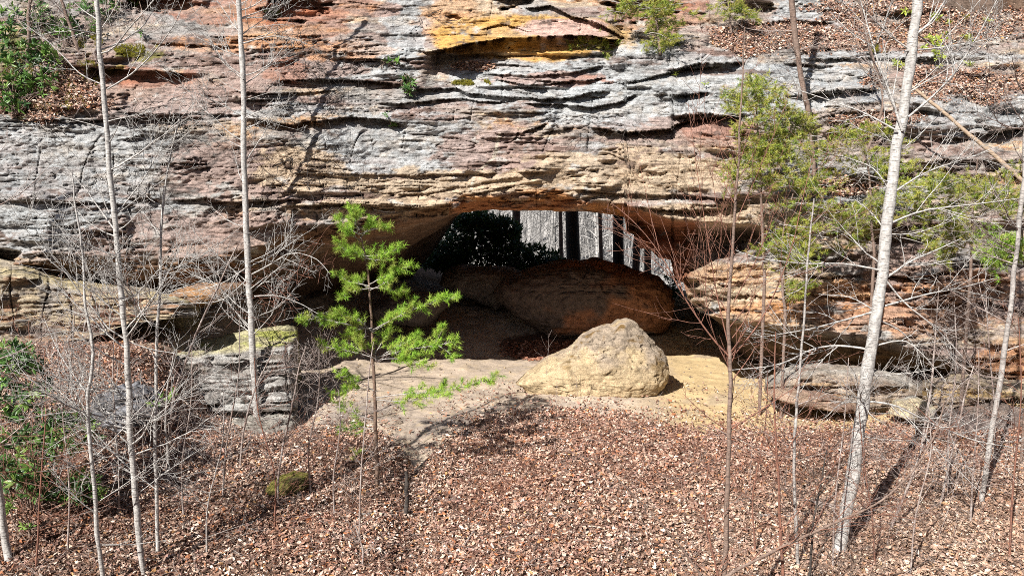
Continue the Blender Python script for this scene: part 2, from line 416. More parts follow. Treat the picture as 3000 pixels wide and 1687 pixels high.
def blob(a, b, ra, rb, nz=.6, nn=None):
    q = ((uu - a) / ra) ** 2 + ((vv - b) / rb) ** 2
    return sst(1.12, .72, q + nz * (1.1 * nB + .7 * nD + .9 * nC))
for a in [(1010, 370, 230, 110), (110, 400, 330, 150), (1020, 60, 60, 110), (1500, 170, 420, 60), (1700, 270, 330, 60), (1330, 225, 260, 50), (2450, 290, 220, 60), (2080, 240, 160, 30), (560, 270, 260, 30),
          (2000, 190, 250, 25), (2050, 30, 120, 40), (260, 560, 260, 60), (120, 590, 200, 50), (1480, 400, 60, 60), (880, 160, 180, 60), (2200, 480, 120, 60), (2300, 145, 300, 18)]:
    cliff = blend(cliff, PALE, blob(*a, .8) * (.62 + .3 * sst(-.2, .2, nD)))
for a in [(1240, 390, 150, 70), (420, 250, 250, 60), (520, 600, 330, 60), (700, 160, 220, 45), (1760, 330, 160, 40), (2300, 740, 320, 90), (600, 430, 200, 80)]:
    cliff = blend(cliff, MAUVE, blob(*a, .8) * .8)
for a in [(1600, 440, 330, 70), (1100, 470, 260, 50), (1750, 560, 260, 50), (1830, 730, 160, 90), (1200, 25, 120, 40), (2100, 560, 160, 50), (950, 520, 200, 30), (760, 430, 120, 60), (2000, 720, 200, 60)]:
    cliff = blend(cliff, TAN, blob(*a, .7) * .85)
for a in [(660, 40, 70, 70), (620, 110, 200, 24), (1150, 70, 100, 40), (860, 130, 130, 30), (1130, 20, 60, 30), (2030, 760, 120, 40), (2150, 720, 60, 40), (2560, 920, 120, 60), (1920, 785, 150, 26), (2260, 800, 220, 50), (2420, 720, 160, 40), (1850, 690, 90, 30)]:
    cliff = blend(cliff, ORG, blob(*a, .8) * (.30 + .3 * sst(-.1, .3, nC)))
for a in [(340, 195, 140, 26), (560, 15, 200, 50), (780, 60, 100, 40), (880, 20, 120, 25), (1650, 25, 140, 50), (1390, 200, 140, 18), (1800, 320, 90, 26), (720, 180, 50, 40)]:
    cliff = blend(cliff, RED, blob(*a, .9) * (.45 + .35 * sst(-.1, .3, nC)))
cliff = blend(cliff, GOLD, blob(1320, 95, 260, 62, .35) * (.65 + .3 * sst(-.2, .2, nC)) * sst(1060, 1110, uu))
cliff = blend(cliff, (.56, .38, .33), blob(1420, 72, 110, 26, .6) * .9)
ulc = pl(UL, uu)
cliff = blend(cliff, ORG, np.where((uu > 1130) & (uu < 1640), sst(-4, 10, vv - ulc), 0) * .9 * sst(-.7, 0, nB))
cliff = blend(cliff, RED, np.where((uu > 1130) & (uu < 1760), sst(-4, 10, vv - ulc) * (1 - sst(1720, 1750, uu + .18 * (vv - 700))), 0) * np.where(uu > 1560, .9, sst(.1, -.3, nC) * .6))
cliff = blend(cliff, (.22, .115, .055), np.where(uu <= 1140, sst(-3, 8, vv - ulc), 0) * .8 * sst(-.8, -.1, nB))  # brown underside rock on the left, darkened further for the roof's shade
cliff = blend(cliff, MOSS, blob(90, 180, 190, 120, .9) * sst(0, .3, nA + .2) * .8); cliff = blend(cliff, MOSS, blob(350, 135, 60, 25, 1) * .8)
cliff = blend(cliff, DARK, sst(.20, .42, nA * .5 + nD * .6) * .75); cliff = blend(cliff, (.15, .10, .08), sst(.22, .4, nC * .75 + nD * .35) * .8)                      # black weathering crust and lichen specks
cliff = blend(cliff, (.58, .57, .54), sst(.26, .44, nB * .7 + nD * .5) * .55)
vein = np.abs(uu - pl([(340, 1258), (400, 1240), (440, 1192), (480, 1186)], vv) - 5 * nD)
cliff = blend(cliff, (.62, .55, .44), sst(6, 2, vein) * ((vv > 335) & (vv < 480)) * .8)
inner_shade = np.zeros_like(uu); inner_shade[NF:NF + NS] = sst(.02, .16, s) * np.where((us > 1150) & (us < 1560), .35, 1.0)[None]; inner_shade[NF + NS:] = 1
cliff = blend(cliff, (.13, .085, .06), inner_shade * .85)  # cave shade painted into the ceiling, back walls and rear
def litter_mask(u, v):
    m = 0
    for a, b, ra, rb in [(2110, 95, 310, 42), (2420, 215, 250, 44), (1900, 100, 130, 40), (2450, 50, 200, 60), (2200, 300, 120, 24), (120, 240, 150, 60), (1180, 170, 70, 12), (2200, 25, 150, 25), (2350, 20, 330, 40), (2100, 470, 120, 20)]:
        m = np.maximum(m, sst(1.2, .5, ((u - a) / ra) ** 2 + ((v - b) / rb) ** 2 + 1.3 * fbm2(u / 55, v / 22, 4, 131)))
    return m
LM = litter_mask(uu, vv)
cliff = blend(cliff, (.20, .145, .115), LM * .7)
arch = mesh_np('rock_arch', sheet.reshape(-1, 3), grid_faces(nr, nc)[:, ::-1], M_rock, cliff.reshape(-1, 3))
tag(arch, 'long layered sandstone natural arch of grey and orange rock spanning the dark opening', 'rock arch')

# ================================================================== GROUND
EDGE = [(-900, 800), (0, 812), (260, 846), (400, 890), (520, 970), (650, 1085), (760, 1092), (850, 1096), (960, 1092), (1000, 1130), (1040, 1188), (1062, 1180), (1130, 1110), (1230, 1048), (1400, 1042), (1600, 1066), (1800, 1086), (2000, 1092), (2200, 1082), (2400, 1068), (2576, 1080), (3500, 1100)]
def gz(x, y, rough=True):
    x = np.asarray(x, float); y = np.asarray(y, float)
    z = .15 - .62 * sst(16.6, 10.2, y) - .5 * sst(11, 7.5, y)
    z = z + 4.4 * np.clip((7.5 - y) / 7.5, 0, 3) ** 1.2
    z = z + 1.5 * sst(13.0, 16.4, y) * sst(-6.6, -8.3, x) * sst(40, 26, y)         # bank on the left
    z = z + 1.0 * sst(19, 23, y) * sst(-3.0, -6.5, x)
    z = z + 1.25 * sst(22.5, 29, y) * sst(5.5, 2.5, np.abs(x + 1) * .5)
    z = z + .25 * sst(17, 13, y) * sst(2, -1, np.abs(x - 2.2) - 1.5) * sst(10, 13, y)    # leaf hump
    z = z - .28 * np.exp(-(((x + 1.75 + .12 * (y - 13)) / .35) ** 2)) * sst(15.6, 14, y) * sst(9.5, 11, y)   # gully
    z = z - .55 * np.exp(-((x + 5.4) / 1.4) ** 2) * np.exp(-((y - 16.8) / 1.3) ** 2)
    z = z + .2 * np.exp(-((x - 1.7) / 1.7) ** 2 - ((y - 17.5) / .75) ** 2)
    z = z + .9 * sst(7, 11, x) * sst(18, 12, y) * .5
    z = z - 4.0 * sst(37, 50, y) + 34 * sst(52, 122, y)
    z = z + 3.0 * sst(14, 30, np.abs(x)) * sst(20, 30, y)
    if rough:
        z = z + .10 * fbm2(x * .7, y * .7, 3, 141) + .035 * fbm2(x * 3, y * 3, 3, 143) + .012 * fbm2(x * 8, y * 8, 2, 145)
    return z
gx = np.concatenate([-np.geomspace(16, 160, 34)[::-1], np.arange(-15.9, 15.95, .06), np.geomspace(16, 160, 34)])
gy = np.concatenate([np.linspace(-60, 6, 40)[:-1], np.arange(6, 8.5, .12), np.arange(8.5, 30, .06), np.geomspace(30, 260, 70)])
GX, GY = np.meshgrid(gx, gy); GZ = gz(GX, GY)
GP = np.stack([GX, GY, GZ], -1)
gu, gv = proj(GP)
vis = (GY > 5)
ed = pl(EDGE, gu) + 16 * fbm2(gu / 60, gv / 40, 3, 151)
soil = np.where(vis, sst(-10, 14, gv - ed), 1.0)
soil = np.where((GY > 30), 1.0, soil)
nG = fbm2(GX * 1.2, GY * 1.2, 5, 155, .6); nH = fbm2(GX * 6, GY * 6, 4, 159, .6)
gc = np.empty(GX.shape + (3,)); gc[:] = (.55, .41, .225)
def bl(col, c, w): return col + (np.array(c)[None, None] - col) * np.clip(w, 0, 1)[..., None]
gc = bl(gc, (.47, .385, .31), sst(1720, 1560, gu) * .9)
gc = bl(gc, (.30, .25, .21), sst(0, .4, nG) * .5)
gc = bl(gc, (.30, .25, .22), sst(985, 1040, gv) * .6 * sst(-.4, .2, nG) * sst(1700, 1400, gu))
gc = bl(gc, (.52, .40, .24), sst(.1, .4, nH) * .35)
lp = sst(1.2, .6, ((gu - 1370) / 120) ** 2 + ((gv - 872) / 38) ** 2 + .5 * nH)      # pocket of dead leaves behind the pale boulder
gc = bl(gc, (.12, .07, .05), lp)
gc = bl(gc, (.16, .10, .07), soil)
gc = np.where((GY > 40)[..., None], np.array((.36, .345, .33)) * (1 + .9 * nH[..., None]), gc)
m_ground, nt, b = base_mat('sandy_ground', .95, .1)
at = N(nt, 'ShaderNodeVertexColor', layer_name='Col'); iso = mapping(nt, (1, 1, 1))
c = mixc(nt, at.outputs['Color'], ramp(nt, noise(nt, iso, 9, 8, .75), [(.3, .6), (.5, 1.0), (.7, 1.25)]), .7, 'MULTIPLY')
c = mixc(nt, c, ramp(nt, noise(nt, iso, 60, 4, .8), [(.36, .45), (.45, 1.0), (.7, 1.15)]), .6, 'MULTIPLY')
nt.links.new(c, b.inputs['Base Color'])
bp = N(nt, 'ShaderNodeBump'); bp.inputs['Strength'].default_value = .6; bp.inputs['Distance'].default_value = .045
nt.links.new(noise(nt, iso, 14, 8, .75), bp.inputs['Height']); nt.links.new(bp.outputs['Normal'], b.inputs['Normal'])
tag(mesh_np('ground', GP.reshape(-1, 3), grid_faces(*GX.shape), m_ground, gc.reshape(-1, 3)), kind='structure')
def ground_at(u, v):
    """point of the ground seen at photo position u,v"""
    Y = np.arange(7.5, 34, .02); p = P(u, v, Y); d = p[:, 2] - gz(p[:, 0], p[:, 1], False)
    i = np.argmax(d < 0); q = p[i]; q[2] = gz(q[0], q[1]); return q

# ================================================================== BOULDERS
def ico(sub):
    import bmesh
    bm = bmesh.new(); bmesh.ops.create_icosphere(bm, subdivisions=sub, radius=1)
    V = np.array([v.co[:] for v in bm.verts]); Fc = np.array([[v.index for v in f.verts] for f in bm.faces]); bm.free(); return V, Fc
ICO = {k: ico(k) for k in (4, 5, 6, 7)}
def boulder(name, outline, Y, T, colfn, label, cat='boulder', group=None, sub=6, p=.55, q=.8, rough=.09, strata=.03, mat=None, seed=0, lean=0.):
    """outline traced at distance Y, T = half depth (m); a closed rounded rock"""
    oa = np.array(list(outline) + [outline[0]], float); dl = np.concatenate([[0], np.cumsum(np.hypot(*np.diff(oa, axis=0).T))]); tl = np.linspace(0, dl[-1], 240)[:-1]
    O = P(np.interp(tl, dl, oa[:, 0]), np.interp(tl, dl, oa[:, 1]), Y); x, z = O[:, 0], O[:, 2]
    cx, cz = (x.min() + x.max()) / 2, (z.min() + z.max()) / 2
    th = np.arctan2(z - cz, x - cx); rr = np.hypot(x - cx, z - cz); o = np.argsort(th)
    th, rr = th[o], rr[o]; th = np.concatenate([th - 2 * math.pi, th, th + 2 * math.pi]); rr = np.tile(rr, 3)
    D, Fc = ICO[sub]
    a = np.arctan2(D[:, 2], D[:, 0]); ra = np.interp(a, th, rr); cph = np.hypot(D[:, 0], D[:, 2])
    rad = ra * cph ** p
    V = np.stack([cx + rad * np.cos(a), Y + T * np.sign(D[:, 1]) * np.abs(D[:, 1]) ** q, cz + rad * np.sin(a)], -1)
    V[:, 1] += lean * (V[:, 2] - cz)
    sz = .35 * max(1., np.ptp(x) / 3)
    n = fbm3(V[:, 0] / sz, V[:, 1] / sz, V[:, 2] / sz * 1.4, 5, 200 + seed); n1 = fbm3(V[:, 0] / (sz * 3), V[:, 1] / (sz * 3), V[:, 2] / (sz * 3), 2, 230 + seed)
    w = V[:, 2] + .08 * n1 + .04 * n; i = np.floor(w / .13).astype(int)
    stp = (n2(V[:, 0] * .8 + i * 5.1, i * 3.3 + V[:, 1] * .5, 210 + seed) > .5) * 1.0 + .6 * ((n2(V[:, 0] * 1.5 + np.floor(w / .035) * 5.1, np.floor(w / .035) * 3.3 + V[:, 1], 213 + seed)) - .5)
    nrm = V - np.array([cx, Y, cz]); nrm /= np.linalg.norm(nrm, axis=1, keepdims=True) + 1e-9
    rg = np.abs(fbm3(V[:, 0] / sz * 1.3, V[:, 1] / sz * 1.3, V[:, 2] / sz * 1.8, 3, 260 + seed)); rg2 = np.abs(fbm3(V[:, 0] / sz * 1.1 + 4, V[:, 1] / sz * 1.1, V[:, 2] / sz * 2.6, 3, 265 + seed)); crack = np.clip(.035 - rg2, 0, .035) / .035 * sst(-.15, .1, n1)
    fine = fbm3(V[:, 0] / sz * 6, V[:, 1] / sz * 6, V[:, 2] / sz * 9, 3, 280 + seed)
    V = V + nrm * (rough * 1.1 * n + rough * .9 * n1 + rough * 1.2 * (rg - .25) - rough * 1.1 * crack + rough * .16 * fine + strata * (stp - .5))[:, None]
    u, v = proj(V)
    col = colfn(V, u, v, n, n1, stp) * (1 - .45 * crack)[:, None]
    base = np.array([cx, Y, z.min()])
    o = mesh_np(name, V - base, Fc, mat or M_boulder, np.clip(col, .01, .8)); o.location = base
    return tag(o, label, cat, group)
def two(c1, c2, k=.25):
    c1 = np.array(c1); c2 = np.array(c2)
    return lambda V, u, v, n, n1, s: c1 + (c2 - c1) * sst(-k, k, n + .5 * n1)[:, None]
def with_moss(c1, c2, cm, vmax):
    f = two(c1, c2)
    def g(V, u, v, n, n1, s):
        c = f(V, u, v, n, n1, s); z = V[:, 2]; h = (z - z.min()) / np.ptp(z)
        return c + (np.array(cm) - c) * (sst(vmax, vmax + .12, h + .25 * n) * .8)[:, None]
    return g
boulder('boulder', [(1298, 958), (1330, 932), (1375, 900), (1425, 880), (1469, 846), (1512, 826), (1552, 818), (1562, 808), (1585, 806), (1609, 824), (1635, 848), (1665, 882), (1682, 914), (1680, 950), (1655, 985), (1600, 1000), (1450, 1004), (1330, 985)],
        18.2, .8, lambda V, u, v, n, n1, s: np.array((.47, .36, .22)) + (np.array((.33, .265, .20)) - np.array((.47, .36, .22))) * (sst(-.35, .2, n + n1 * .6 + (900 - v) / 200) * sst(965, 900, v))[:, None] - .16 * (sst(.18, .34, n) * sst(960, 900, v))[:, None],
        'pale pointed boulder in full sun beside the sandy path', rough=.085, strata=.012, sub=7, p=.75, q=.9, lean=.3, seed=1)
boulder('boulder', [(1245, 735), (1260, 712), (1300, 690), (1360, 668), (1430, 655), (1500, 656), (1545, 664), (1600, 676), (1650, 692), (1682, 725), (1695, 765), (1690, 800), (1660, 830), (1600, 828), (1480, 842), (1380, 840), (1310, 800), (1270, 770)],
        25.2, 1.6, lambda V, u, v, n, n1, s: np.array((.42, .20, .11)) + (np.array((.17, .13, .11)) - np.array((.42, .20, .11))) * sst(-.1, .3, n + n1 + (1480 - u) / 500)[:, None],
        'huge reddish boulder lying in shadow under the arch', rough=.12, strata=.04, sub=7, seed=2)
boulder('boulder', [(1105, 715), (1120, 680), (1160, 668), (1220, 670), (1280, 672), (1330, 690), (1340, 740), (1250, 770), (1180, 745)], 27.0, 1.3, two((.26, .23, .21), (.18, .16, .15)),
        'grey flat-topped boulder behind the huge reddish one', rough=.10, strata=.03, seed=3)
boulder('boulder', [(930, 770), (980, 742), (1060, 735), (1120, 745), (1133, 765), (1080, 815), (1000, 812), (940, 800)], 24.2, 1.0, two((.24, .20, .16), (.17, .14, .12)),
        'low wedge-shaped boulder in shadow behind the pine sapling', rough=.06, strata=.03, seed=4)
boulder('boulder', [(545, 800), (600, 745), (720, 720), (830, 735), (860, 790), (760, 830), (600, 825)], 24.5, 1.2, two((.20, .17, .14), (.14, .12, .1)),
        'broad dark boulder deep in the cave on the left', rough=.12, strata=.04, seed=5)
def ledge_block(label, front_top, back_top, bottom, Y, D, cf, ct, amp=.16, seed=0, endr=45, cat='rock ledge', name='rock_ledge', batter=.0, thick=(14, 46)):
    """a bedded block of rock: stepped front face, flattish top going back, rounded ends"""
    u0, u1 = front_top[0][0], front_top[-1][0]; U = np.arange(u0, u1 + 1, 2.2); g = np.random.default_rng(300 + seed)
    vt = pl(front_top, U) + 6 * fbm2(U / 45, U * 0 + seed, 3, 301); vb = pl(bottom, U); vk = pl(back_top, U) + 4 * fbm2(U / 60, U * 0 + seed + 9, 3, 303)
    nr = max(20, int((vb - vt).max() / 2.0)); t = np.linspace(0, 1, nr)[:, None]; v = vt + (vb - vt) * t; u = np.broadcast_to(U, v.shape)
    e = np.clip(1 - np.minimum(U - u0, u1 - U) / endr, 0, 1); Ye = Y + D * .75 * (1 - np.sqrt(np.clip(1 - e ** 2, 0, 1)))
    b1 = np.cumsum(g.uniform(*thick, 90)) + vt.min() - 300; b2 = np.cumsum(g.uniform(4, 12, 260)) + vt.min() - 300
    w = v + 10 * fbm2(u / 140, v / 60, 3, 305 + seed) + .03 * (u - u0)
    y = Ye[None] - layer(w, u, b1, amp, 130, 311 + seed, .35, 4.0) - layer(w + 12 * fbm2(u / 120, v / 50, 2, 315), u, b2, amp * .38, 80, 317 + seed, .38, 5.0)
    rnd_ = np.clip(1 - (v - vt) / 16, 0, 1); y = y + .14 * rnd_ ** 2 + batter * (t - .0) * -1 + .10 * fbm2(u / 70, v / 40, 4, 321 + seed) + .035 * fbm2(u / 14, v / 7, 3, 323)
    vc = np.abs(n2(u / 70, v / 120, 327 + seed) - .5); y = y + .12 * np.clip(.03 - vc, 0, .03) / .03
    fr = P(u, v, y)
    k = np.linspace(0, 1, 34)[1:, None]; vv_ = vt + (vk - vt) * k; yy = y[0] + (Ye + D - y[0]) * k; uq = np.broadcast_to(U, vv_.shape)
    tp = P(uq, vv_, yy); tp[..., 2] += .06 * fbm2(tp[..., 0] * 2, tp[..., 1] * 2, 4, 331) * np.sin(k * math.pi) + .03 * fbm2(tp[..., 0] * 8, tp[..., 1] * 8, 3, 333) * np.minimum(1, k * 5)
    bk = tp[-1:].copy(); bk[..., 2] -= 1.5; bk[..., 1] += .2
    G = np.concatenate([bk, tp[::-1], fr]); uu_ = np.concatenate([uq[-1:], uq[::-1], u]); va = np.concatenate([vv_[-1:], vv_[::-1], v])
    nn = fbm2(uu_ / 60, va / 26, 5, 341 + seed, .6); n_2 = fbm2(uu_ / 18, va / 9, 4, 343); n_3 = fbm2(uu_ / 140, va / 14, 4, 345 + seed)
    isT = np.concatenate([np.ones(len(k) + 1), np.zeros(nr)])[:, None] * np.ones(len(U)); isT = np.clip(isT + sst(12, 2, va - vt) * .7, 0, 1)
    c = np.empty(G.shape); c[:] = cf[0]
    def mx(c, q, w_): return c + (np.array(q) - c) * np.clip(w_, 0, 1)[..., None]
    c = mx(c, cf[1], sst(-.15, .25, nn)); c = mx(c, cf[2], sst(.1, .35, n_3 + .3 * n_2)); c = mx(c, (.09, .08, .07), sst(.22, .42, n_2 * .7 + nn * .5) * .7)
    c = mx(c, ct[0], isT * .85); c = mx(c, ct[1], isT * sst(-.05, .3, n_3 + .4 * n_2) * .85)
    base = np.array([*P((u0 + u1) / 2, vb.max(), Y)])
    o = mesh_np(name, G.reshape(-1, 3) - base, grid_faces(*G.shape[:2])[:, ::-1], M_rock, np.clip(c, .01, .8).reshape(-1, 3)); o.location = base
    return tag(o, label, cat)
# left: ledge below the roof, mossy block, stacked blocks
GW = ((.30, .28, .26), (.44, .43, .41), (.20, .17, .14))
ledge_block('pale yellowish rock ledge under the left end of the roof', [(-300, 690), (0, 690), (60, 690), (140, 712), (230, 735), (330, 742), (430, 752), (500, 772)], [(-300, 650), (0, 652), (60, 664), (140, 694), (250, 714), (360, 722), (500, 752)],
            [(-300, 900), (0, 880), (150, 860), (230, 850), (320, 815), (420, 802), (500, 796)], 16.9, 1.6, ((.44, .36, .25), (.33, .29, .25), (.40, .25, .16)), ((.52, .43, .25), (.40, .35, .29)), .22, 1, 70)
ledge_block('long flat grey slab between the yellowish ledge and the mossy-topped block', [(100, 868), (200, 858), (320, 858), (440, 868), (520, 880)], [(100, 850), (200, 838), (320, 834), (440, 840), (520, 850)],
            [(100, 890), (200, 905), (320, 905), (440, 905), (520, 905)], 17.8, 1.0, ((.33, .28, .23), (.24, .19, .15), (.42, .40, .36)), ((.40, .34, .26), (.28, .24, .2)), .14, 2, 40, 'rock slab', 'rock_slab')
ledge_block('big squared grey block with a yellow-green mossy top beside the cave', [(395, 902), (450, 892), (560, 884), (660, 874), (720, 862), (750, 850)], [(395, 880), (470, 862), (560, 843), (640, 828), (720, 818), (750, 826)],
            [(395, 1100), (560, 1130), (660, 1120), (750, 1080)], 17.35, 1.2, GW, ((.44, .40, .22), (.40, .42, .10)), .30, 3, 34, 'boulder', 'boulder', .25)
ledge_block('low layered rock ledge behind the big white trunk', [(1925, 968), (1990, 946), (2060, 934), (2160, 940), (2260, 960), (2335, 985)], [(1925, 950), (1990, 922), (2060, 912), (2160, 920), (2260, 940), (2335, 968)],
            [(1925, 985), (1990, 1008), (2100, 1030), (2260, 1050), (2335, 1050)], 16.4, 1.2, ((.40, .32, .25), (.28, .21, .16), (.44, .30, .18)), ((.40, .37, .33), (.30, .25, .2)), .22, 4, 50)
ledge_block('tan layered rock ledge at the right under the cliff foot', [(2320, 975), (2400, 962), (2500, 970), (2600, 985), (2860, 1010)], [(2320, 955), (2400, 940), (2500, 948), (2600, 962), (2860, 985)],
            [(2320, 1050), (2450, 1075), (2860, 1110)], 15.9, 1.2, ((.48, .37, .24), (.32, .24, .18), (.54, .38, .18)), ((.46, .37, .26), (.34, .28, .22)), .26, 5, 50)
boulder('rock_slab', [(400, 780), (430, 735), (500, 715), (600, 708), (622, 716), (600, 742), (520, 770), (430, 790)], 18.5, .7, two((.34, .19, .09), (.22, .13, .08)),
        'brown wedge of rock hanging below the roof on the left', 'rock slab', rough=.08, strata=.06, seed=7)
boulder('boulder', [(560, 1100), (575, 1050), (640, 1035), (720, 1035), (750, 1070), (745, 1110), (640, 1135)], 17.1, .6, two((.40, .38, .34), (.26, .24, .21)), 'low grey rock at the foot of the second pale trunk', rough=.10, strata=0.136, p=.45, seed=10)
boulder('boulder', [(330, 1110), (350, 1080), (430, 1066), (500, 1080), (530, 1110), (470, 1140), (370, 1140)], 15.6, .6, two((.30, .29, .27), (.15, .14, .11)), 'grey rock under the mossy block at the top of the leaf bank', rough=.12, strata=0.136, p=.45, seed=11)
boulder('boulder', [(230, 1030), (260, 985), (330, 975), (390, 1000), (400, 1050), (330, 1080), (250, 1070)], 14.8, .5, two((.30, .30, .32), (.14, .14, .15)), 'dark grey rock behind the left pale trunk', rough=.1, strata=.06, p=.5, seed=12)
boulder('rock', [(665, 1228), (690, 1204), (730, 1190), (775, 1194), (785, 1216), (750, 1240), (690, 1246)], float(ground_at(725, 1236)[1]) + .25, .4, two((.22, .20, .05), (.09, .075, .04)), 'small yellow mossy rock half buried in the leaf bank', 'rock', rough=.06, strata=.03, sub=5, p=.55, seed=13)
# right: low layered rocks in front of the undercut
boulder('boulder', [(2240, 1040), (2260, 1012), (2310, 1000), (2340, 1015), (2345, 1045), (2300, 1062)], 15.6, .4, two((.50, .42, .28), (.36, .34, .3)), 'small pale boulder at the tip of the big trunk shadow', rough=.05, strata=.03, sub=5, seed=16)
boulder('rock_slab', [(2380, 1075), (2400, 1045), (2500, 1030), (2640, 1040), (2700, 1075), (2600, 1100), (2450, 1095)], 15.4, .6, two((.22, .17, .14), (.14, .11, .10)), 'dark slab under the tan ledge at the right edge', 'rock slab', rough=.08, strata=0.136, p=.45, seed=17)
boulder('rock_slab', [(1930, 992), (1960, 975), (2060, 985), (2150, 1010), (2180, 1035), (2080, 1030), (1980, 1012)], 16.2, .5, two((.36, .26, .19), (.24, .16, .12)), 'thin reddish slab at the edge of the sandy floor', 'rock slab', rough=.05, strata=.05, p=.5, seed=18)

# ================================================================== LEAF LITTER
def leaf_cols(n, base=None):
    pal = np.array([(.33, .22, .165), (.44, .33, .26), (.56, .46, .38), (.22, .125, .085), (.36, .16, .08), (.11, .065, .05), (.66, .58, .50), (.46, .27, .12), (.30, .19, .16)])
    w = np.array([.20, .17, .10, .17, .05, .17, .045, .02, .10]); w /= w.sum()
    c = pal[npr.choice(len(pal), n, p=w)] * npr.uniform(.75, 1.25, (n, 1)); return c
LT = np.array([(-.5, 0, .06), (-.15, .27, 0), (.22, .22, .02), (.5, 0, .10), (.22, -.22, .03), (-.15, -.27, .01), (0, 0, .11)], float)
LFc = np.array([(0, 6, 1), (1, 6, 2), (2, 6, 3), (3, 6, 4), (4, 6, 5), (5, 6, 0)])
def scatter_leaves(name, pos, nrm, size, tilt, cols):
    n = len(pos)
    a = npr.uniform(0, 2 * math.pi, n); up = nrm + npr.normal(size=(n, 3)) * tilt; up /= np.linalg.norm(up, axis=1, keepdims=True)
    h = np.stack([np.cos(a), np.sin(a), np.zeros(n)], -1); x = h - up * (h * up).sum(1)[:, None]; x /= np.linalg.norm(x, axis=1, keepdims=True)
    y = np.cross(up, x); sc = size * np.clip(np.exp(npr.normal(0, .33, n)), .4, 1.7)
    curl = np.array([1, 1, 1.]) 
    M = np.stack([x * sc[:, None], y * (sc * npr.uniform(.4, 1.25, n))[:, None], up * (sc * npr.uniform(-2.2, 4.2, n))[:, None]], -1)
    V, Fc = inst(LT, LFc, M, pos)
    return mesh_np(name, V, Fc, M_leaf, np.repeat(cols, len(LT), 0), smooth=False)
n = 520000
x = npr.uniform(-12.5, 12.5, n); y = 8.6 + (19.5 - 8.6) * npr.random(n) ** .9
z = gz(x, y); p = np.stack([x, y, z], -1); u, v = proj(p)
e = pl(EDGE, u) + 16 * fbm2(u / 60, v / 40, 3, 151)
dens = fbm2(x * 1.1, y * 1.1, 3, 161)
keep = (npr.random(n) < sst(-26, 22, v - e) * .97 + .03 * (v > e - 120) + .07 * (v > e - 45)) & (u > -150) & (u < 2730) & (v < 1560)
keep &= npr.random(n) < .80 + .45 * dens
p = p[keep]; u, v = u[keep], v[keep]
eps = .05
nx_ = -(gz(p[:, 0] + eps, p[:, 1]) - gz(p[:, 0] - eps, p[:, 1])) / (2 * eps); ny_ = -(gz(p[:, 0], p[:, 1] + eps) - gz(p[:, 0], p[:, 1] - eps)) / (2 * eps)
nm = np.stack([nx_, ny_, np.ones(len(p))], -1)
p[:, 2] += npr.uniform(0, .075, len(p))
cl = leaf_cols(len(p)) * 1.12
redd = sst(0, .35, fbm2(p[:, 0] * .6, p[:, 1] * .6, 3, 165) + sst(1250, 1050, v) * .25)[:, None]
cl = cl * (1 - redd * np.array([.14, .22, .25]))
cl = cl * (1 - .25 * sst(900, 300, u) * sst(1150, 1350, v))[:, None]
cl = cl + (np.array((.50, .40, .30)) - cl) * (sst(1400, 2300, u) * sst(1100, 1300, v) * .32)[:, None]
tag(scatter_leaves('leaf_litter', p, nm, .061, .8, cl * np.array([1.2, 1.15, 1.13])), kind='stuff')
# leaves caught in the pocket behind the pale boulder and strewn on the cave floor
n = 9000; uq = npr.normal(1370, 62, n); vq = npr.normal(872, 17, n)
Yq = npr.uniform(20.2, 24, n); xq = (uq - 1288) / F * Yq * 1.0; zq = gz(xq, Yq); p = np.stack([xq, Yq, zq], -1); u, v = proj(p)
k = sst(1.2, .6, ((u - 1370) / 120) ** 2 + ((v - 872) / 38) ** 2 + .4 * fbm2(u / 30, v / 12, 3, 167)) > npr.random(n); p = p[k]; p[:, 2] += .02
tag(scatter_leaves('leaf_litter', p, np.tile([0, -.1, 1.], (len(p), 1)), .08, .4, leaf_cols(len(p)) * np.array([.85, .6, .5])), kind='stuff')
# leaves on the ledges of the cliff
fm = LM[:NF].ravel(); fp = front.reshape(-1, 3); ok = (U_.ravel() > -60) & (U_.ravel() < 2640) & (V_.ravel() > -30)
pr = np.where(ok, np.clip(fm, 0, 1) ** 1.5, 0); pr /= pr.sum()
ii = npr.choice(len(pr), 30000, p=pr); p = fp[ii] + npr.normal(0, .03, (len(ii), 3)) + np.array([0, -.03, .01])
tag(scatter_leaves('leaf_litter', p, np.tile([0, -.75, .8], (len(p), 1)), .066, .75, leaf_cols(len(p)) * np.array([1.2, 1.12, 1.08])), kind='stuff')

n = 1500; xq = npr.uniform(-6, 8, n); yq = npr.uniform(15, 24, n); p = np.stack([xq, yq, gz(xq, yq)], -1); u, v = proj(p); k = v < pl(EDGE, u) - 4; p = p[k]
V4, F4 = ico(1); m = len(p); sc_ = np.exp(npr.normal(-4.0, .55, m)); Mp = frames(rand_dirs(m)) * (sc_[:, None] * npr.uniform(.5, 1.2, (m, 3)))[:, None, :]
Vp, Fp = inst(V4 * (1 + .25 * npr.normal(size=(len(V4), 1))), F4, Mp, p)
tag(mesh_np('gravel', Vp, Fp, M_boulder, np.repeat(np.array([(.40, .31, .2), (.3, .24, .18), (.22, .17, .13), (.48, .4, .3)])[npr.integers(0, 4, m)], len(V4), 0), smooth=False), kind='stuff')

